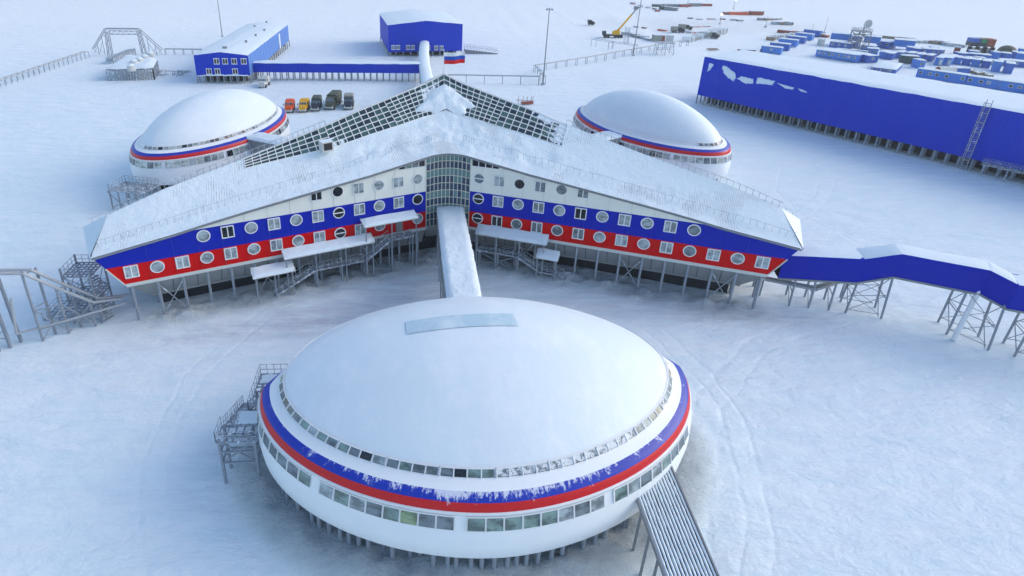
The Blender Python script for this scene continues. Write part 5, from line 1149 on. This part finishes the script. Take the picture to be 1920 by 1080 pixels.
# dish tower
p = W(*r6(1388, 492)); t = thing('dish_tower', (p[0], p[1], 0), 'steel lattice tower carrying a round satellite dish in the middle of the camp', 'tower'); mb = MB(); hw = 2.4
for i, j in ((-1, -1), (1, -1), (1, 1), (-1, 1)): mb.beam((hw*i*1.15, hw*j*1.15, -.3), (hw*i, hw*j, 7.4), .3)
for z in (.2, 3.7, 7.4):
    for i in range(4): c_ = [(-1, -1), (1, -1), (1, 1), (-1, 1)]; a_, b2_ = c_[i], c_[(i+1) % 4]; mb.beam((hw*a_[0], hw*a_[1], z), (hw*b2_[0], hw*b2_[1], z), .2); 
    if z < 7:
        for i in range(4): a_, b2_ = c_[i], c_[(i+1) % 4]; mb.beam((hw*a_[0], hw*a_[1], z), (hw*b2_[0], hw*b2_[1], z+3.6), .14); mb.beam((hw*b2_[0], hw*b2_[1], z), (hw*a_[0], hw*a_[1], z+3.6), .14)
mb.box((0, 0, 7.6), (5.4, 5.4, .2)); local(t, mb, 'lattice_frame', [M['fascia']]); mb = MB()
for i in range(4): railing(mb, (2.6*c_[i][0], 2.6*c_[i][1], 7.7), (2.6*c_[(i+1) % 4][0], 2.6*c_[(i+1) % 4][1], 7.7), 1.0, 1.2, .08)
mb.beam((.6, 0, 7.6), (.6, 0, 9.5), .4); local(t, mb, 'railing', [M['steel']]); mb = MB()
def dish(a_, b2_): r_ = 1.75*b2_; th = a_*2*PI; x = r_*math.cos(th); z = r_*math.sin(th); y = .5*(b2_**2); return (.8+x, -.9-.5+(1-0)*(-y)+.6, 10.4+z+.2*y)
mb.grid(dish, 24, 6, 0); mb.beam((.8, -.8, 10.3), (.8, -2.0, 10.5), .1); mb.beam((.8, -.5, 9.4), (.8, -.9, 10.3), .2); local(t, mb, 'dish', [M['dirtywhite']], True)
# container stack on white-panelled legs
p = W(*r7(1160, 560)); q_ = W(*r7(1460, 575)); A_, B_ = vec(p), vec(q_); d_ = (B_-A_).normalized(); L = (B_-A_).length; t = thing('container_stack', (p[0], p[1], 0), 'stack of coloured containers above black legs and white panels at the back right', 'containers', rz=math.atan2(d_.y, d_.x))
for i in range(3):
    for s in range(2): mb = MB(); mb.box((L*(i+.5)/3, 1.5, 4.3+s*1.5), (L/3-.1, 4, 1.45)); local(t, mb, 'container', [[M['navy'], M['campgreen'], M['rust']][i] if s == 0 else [M['camp2'], M['olive'], M['rust']][i]])
mb = MB()
for i in range(4): mb.box((L*i/3*.96+.25, 0, 1.7), (.9, 1.4, 3.5))
local(t, mb, 'leg', [M['black']]); mb = MB()
for i in range(3): mb.box((L*(i+.5)/3, .5, 1.6), (L/3-1.2, .3, 2.9)); mb.beam((L*(i+.5)/3-.9, .3, .6), (L*(i+.5)/3+.9, .3, 2.6), .25, .1, 1)
local(t, mb, 'panel', [M['dirtywhite'], M['black']])
mb = MB(); mb.box((L/2, 1.5, 5.75+.0), (1.6, 4.1, 1.2)); local(t, mb, 'container', [paint('green_container', (.02, .28, .10), .2, .5)])
# dome tent
p = W(*r7(1670, 520)); t = thing('dome_tent', (p[0], p[1], 0), 'dark rounded tent behind the cabins at the right end of the camp', 'tent'); mb = MB()
mb.grid(lambda a_, b2_: (3.2*math.cos(a_*2*PI)*math.cos(b2_*PI/2), 3.2*math.sin(a_*2*PI)*math.cos(b2_*PI/2), 2.6*math.sin(b2_*PI/2)), 20, 6, 0); local(t, mb, 'canvas', [M['olive']], True)
# far strips of stores
def strip(name, label, a, b, n, dims, mats, jit=.5, cat='containers', grp=None, labs=None):
    A_, B_ = vec(W(*a)), vec(W(*b)); rz = math.atan2((B_-A_).y, (B_-A_).x)
    for i in range(n):
        p_ = A_.lerp(B_, (i+.5)/n); o = thing(name, (p_.x+random.uniform(-jit, jit), p_.y+random.uniform(-jit, jit), gz(p_.x, p_.y)), (ORD[i] if i < 18 else str(i))+' '+label, cat, grp, rz+random.uniform(-.08, .08)*jit)
        a_, b2_, c_ = [v*random.uniform(.85, 1.15) for v in dims]; mb = MB(); mb.box((0, 0, c_/2), (a_, b2_, c_), 0, 0, 1)
        mb.box((0, -b2_/2-.05, c_*.5), (.12, .12, c_), 0, 2); mb.box((a_*.35, -b2_/2-.05, c_*.5), (.12, .12, c_), 0, 2); local(o, mb, 'body', [random.choice(mats), M['snow'], M['fascia']])
strip('orange_container', 'orange or grey container from the left in the far row at the top', (1228, 12), (1330, 12), 10, (7, 3, 1.8), [M['rust'], M['orange'], M['campgreen'], M['fascia'], M['dirtywhite']], 2, grp='far container row at the top')
strip('orange_container', 'red container from the left in the far row nearer the edge of the site', (1365, 27), (1422, 28), 6, (8, 3, 2.0), [M['rust'], M['orange'], M['campgreen']], .6, grp='far red container row')
strip('white_slab', 'white slab from the left in the leaning row below the lamp post', (1284, 78), (1357, 62), 14, (1.1, 4.5, 2.2), [M['trim'], M['dirtywhite']], .2, 'slab', 'white slabs in the leaning row')
strip('white_slab', 'small white slab from the left in the row behind the blue cabins', r6(280, 385), r6(600, 320), 9, (1.6, 3, 1.7), [M['trim'], M['dirtywhite'], M['wood']], .3, 'slab', 'white slabs behind the cabins')
strip('scrap_stack', 'rusty scrap stack from the left along the back edge of the camp', r6(480, 272), r6(980, 330), 9, (6.5, 2.5, 1.3), [M['rust'], M['rust'], M['wood'], M['orange']], .5, 'scrap', 'rusty stacks at the back of the camp')
strip('supply_stack', 'snowy supply stack from the left along the back fence line of the camp', r6(1270, 305), r7(500, 385), 14, (4.5, 2, 1.1), [M['fascia'], M['wood'], M['olive'], M['dirtywhite']], 1.0, 'crates', 'supply stacks along the back of the camp')
strip('supply_stack', 'snow-dusted supply stack from the left towards the container stack', r7(520, 400), r7(1150, 470), 10, (4, 2.5, 1.2), [M['dirtywhite'], M['wood'], M['steelsnow'], M['canvas']], 2.5, 'crates', 'supply stacks near the container stack')
strip('camp_crate', 'snow-topped crate from the left in the lane behind the long barracks', r6(1120, 530), r6(1500, 570), 7, (2.6, 2.2, 1.6), [M['camp2'], M['dirtywhite'], M['fascia'], M['camp']], .8, 'crate', 'crates behind the long barracks')
strip('camp_crate', 'small crate from the left in the lane before the raised centre blocks', r7(150, 540), r7(560, 590), 7, (2.8, 2.0, 1.5), [M['camp2'], M['dirtywhite'], M['camp'], M['wood']], .9, 'crate', 'crates before the centre blocks')
strip('camp_crate', 'small crate from the left in the snowy court behind the front container row', r7(1180, 760), r7(1440, 830), 6, (2.4, 1.6, 1.0), [M['rust'], M['dirtywhite'], M['wood'], M['fascia']], 1.2, 'crate', 'crates in the snowy court')
strip('camp_crate', 'crate from the left behind the white-roofed cabin line at the right', r7(1000, 600), r7(1500, 680), 8, (3.4, 2.4, 1.9), [M['camp'], M['camp2'], M['campgreen'], M['dirtywhite']], .8, 'crate', 'crates behind the cabin line')
strip('yard_drum', 'dark bundle from the left in the snow before the far red containers', (1300, 36), (1400, 40), 9, (2.6, 2, .9), [M['fascia'], M['wood'], M['rust'], M['dirtywhite']], 3, 'bundle', 'bundles before the far containers')
strip('yard_drum', 'small bundle from the left along the top track of the work yard', (1180, 6), (1240, 22), 8, (2.6, 2, .9), [M['fascia'], M['wood'], M['rust'], M['dirtywhite']], 3, 'bundle', 'bundles on the top track')
strip('yard_drum', 'small bundle from the left between the crane and the lamp post', (1190, 52), (1330, 66), 9, (2.6, 1.6, .8), [M['fascia'], M['wood'], M['orange'], M['dirtywhite']], 3, 'bundle', 'bundles between crane and lamp post')
strip('timber_stack', 'timber stack from the left in the far group beyond the camp', (1428, 40), (1462, 36), 6, (3.5, 3, 1.0), [M['wood'], M['fascia']], 1.2, 'timber', 'far timber stacks')
strip('timber_stack', 'dark drum bundle from the left in the second far group beyond the camp', (1449, 47), (1485, 47), 8, (2.2, 2.5, 1.3), [M['fascia'], M['steelsnow'], M['wood']], .8, 'drums', 'far drum bundles')
strip('spoil_heap', 'dark spoil bundle from the left at the far top of the site', (1243, 17), (1268, 19), 5, (4, 3, 2.0), [M['campgreen'], M['fascia']], 1.2, 'heap', 'far dark bundles')
# work yard around the crane
strip('site_box', 'weathered site box from the left in the crane yard', (1168, 66), (1222, 76), 7, (4, 2.4, 1.3), [M['dirtywhite'], M['fascia'], M['wood'], M['steelsnow']], 1.2, 'box', 'site boxes in the crane yard')
cont('site_cabin', 'grey-green site cabin right of the second mast', (1226, 79), (1240, 79), 2.8, 3, M['canvas'], None, 0)
cont('site_cabin', 'red-ended site cabin next to the grey-green one', (1240.5, 79), (1246, 79), 2.8, 3, M['rust'], None, 0)
cont('site_cabin', 'white site cabin with a red door beyond the scaffold', (1247, 79), (1262, 80), 2.8, 3, M['dirtywhite'], None, 0)
p = W(1246, 104); t = thing('scaffold_tower', (p[0], p[1], 0), 'open scaffold platform standing in front of the site cabins', 'scaffold'); mb = MB()
for x in (-3.2, 0, 3.2):
    for y in (0, 3.5): mb.beam((x*(1.1 if y == 0 else 1), y, -.3), (x*.9, y, 4.6), .18)
for z in (2.3, 4.6):
    for y in (0, 3.5): mb.beam((-3.1, y, z), (3.1, y, z), .14)
for y in (0, 3.5): mb.beam((-3.2, y, .2), (0, y, 4.5), .1); mb.beam((3.2, y, .2), (0, y, 4.5), .1)
mb.box((0, 1.75, 4.7), (6.6, 4, .2)); local(t, mb, 'frame', [M['steelsnow']])
p = W(1173, 82); t = thing('scaffold_tower', (p[0], p[1], 0), 'narrow scaffold mast standing beside the mobile crane', 'scaffold'); mb = MB()
for x in (-.8, .8):
    for y in (-.8, .8): mb.beam((x, y, -.3), (x, y, 6.8), .12)
for k in range(6): mb.beam((-.8, -.8, k*1.15), (.8, -.8, k*1.15+1.15), .08); mb.beam((.8, -.8, k*1.15), (-.8, -.8, k*1.15+1.15), .08)
local(t, mb, 'frame', [M['steel']])
# mobile crane
p = W(1148, 71); t = thing('mobile_crane', (p[0], p[1], gz(p[0], p[1])), 'yellow mobile crane on a dark truck chassis with its boom raised', 'crane', rz=rad(-8)); mb = MB()
mb.box((0, 0, 1.1), (8.6, 2.6, .6)); mb.box((-3.9, 0, 2.0), (1.6, 2.5, 1.5)); local(t, mb, 'chassis', [M['navy']])
for x in (-3.4, -2, 1.2, 2.6, 3.8):
    for s in (-1, 1): mb = MB(); mb.tube((x, s*1.0, .55), (x, s*1.35, .55), .6, .6, 12); local(t, mb, 'wheel', [M['black']])
mb = MB(); mb.box((1.6, 0, 2.3), (2.6, 2.3, 1.7)); mb.box((.2, -.7, 2.1), (1.2, 1.0, 1.5)); local(t, mb, 'slewing_cab', [M['yellow']])
mb = MB(); mb.beam((1.8, 0, 2.8), (6.8, -2.2, 10.5), .75); mb.beam((6.8, -2.2, 10.5), (8.0, -2.8, 12.6), .5, .5, 1); mb.beam((1.0, 0, 2.6), (4.2, -1.0, 6.5), .25); local(t, mb, 'boom', [M['yellow'], M['fascia']])
mb = MB(); mb.box((8.1, -2.8, 13.4), (1.8, 1.2, 1.4)); mb.beam((8.6, -2.8, 13.2), (8.6, -2.8, 9), .07); mb.beam((8, -2.8, 13), (9.6, -2.6, 13.6), .3); local(t, mb, 'boom_head', [M['fascia']])
# dark lorries of the yard
def lorry(px, py, lab, m1, rz, L=7):
    p_ = W(px, py); truck(lab, (p_[0], p_[1], gz(p_[0], p_[1])), rad(rz), L, 2.5, 2.6, 2.9, m1, M['canvas'] if m1 is not M['black'] else M['fascia'])
lorry(1270, 61, 'dark truck parked left in the pair beyond the site cabins', M['navy'], 75); lorry(1284, 57, 'dark truck parked right in the pair beyond the site cabins', M['olive'], 80)
lorry(1339, 73, 'small dark vehicle at the right end of the white slabs', M['navy'], 60, 4.5); lorry(1108, 48, 'small dark vehicle half buried in snow near the top of the picture', M['black'], 70, 4)
strip('snow_wreck', 'rusty frame from the left between the trucks and the lamp post', (1298, 52), (1328, 50), 3, (4, 2, 1.2), [M['rust'], M['orange']], .5, 'scrap', 'rusty frames beyond the trucks')
cont('sled', 'long low red sled lying in the snow before the camp', (1386, 96), (1417, 97), .6, 2.2, M['rust'], None, .1, cat='sled')
p = W(1338, 94); t = thing('plank_pile', (p[0], p[1], 0), 'small pile of planks in the snow behind the warehouse corner', 'timber'); mb = MB()
for i in range(5): mb.box((random.uniform(-.5, .5), i*.35, .2+.05*i), (4.5, .3, .2), .1)
local(t, mb, 'plank', [M['wood']])
# ------------------------------------------------------------------ haze
mb = MB(); mb.box((0, 2070, 28), (5100, 4400, 64)); mt = bpy.data.materials.new('haze'); mt.use_nodes = True; n = mt.node_tree; n.nodes.clear()
o = n.nodes.new('ShaderNodeOutputMaterial'); v = n.nodes.new('ShaderNodeVolumePrincipled'); v.inputs['Color'].default_value = (.90, .96, 1, 1); v.inputs['Density'].default_value = .00032; v.inputs['Anisotropy'].default_value = .2
n.links.new(v.outputs[0], o.inputs['Volume']); hz = mb.build('haze', [mt]); tag(hz, kind='stuff')
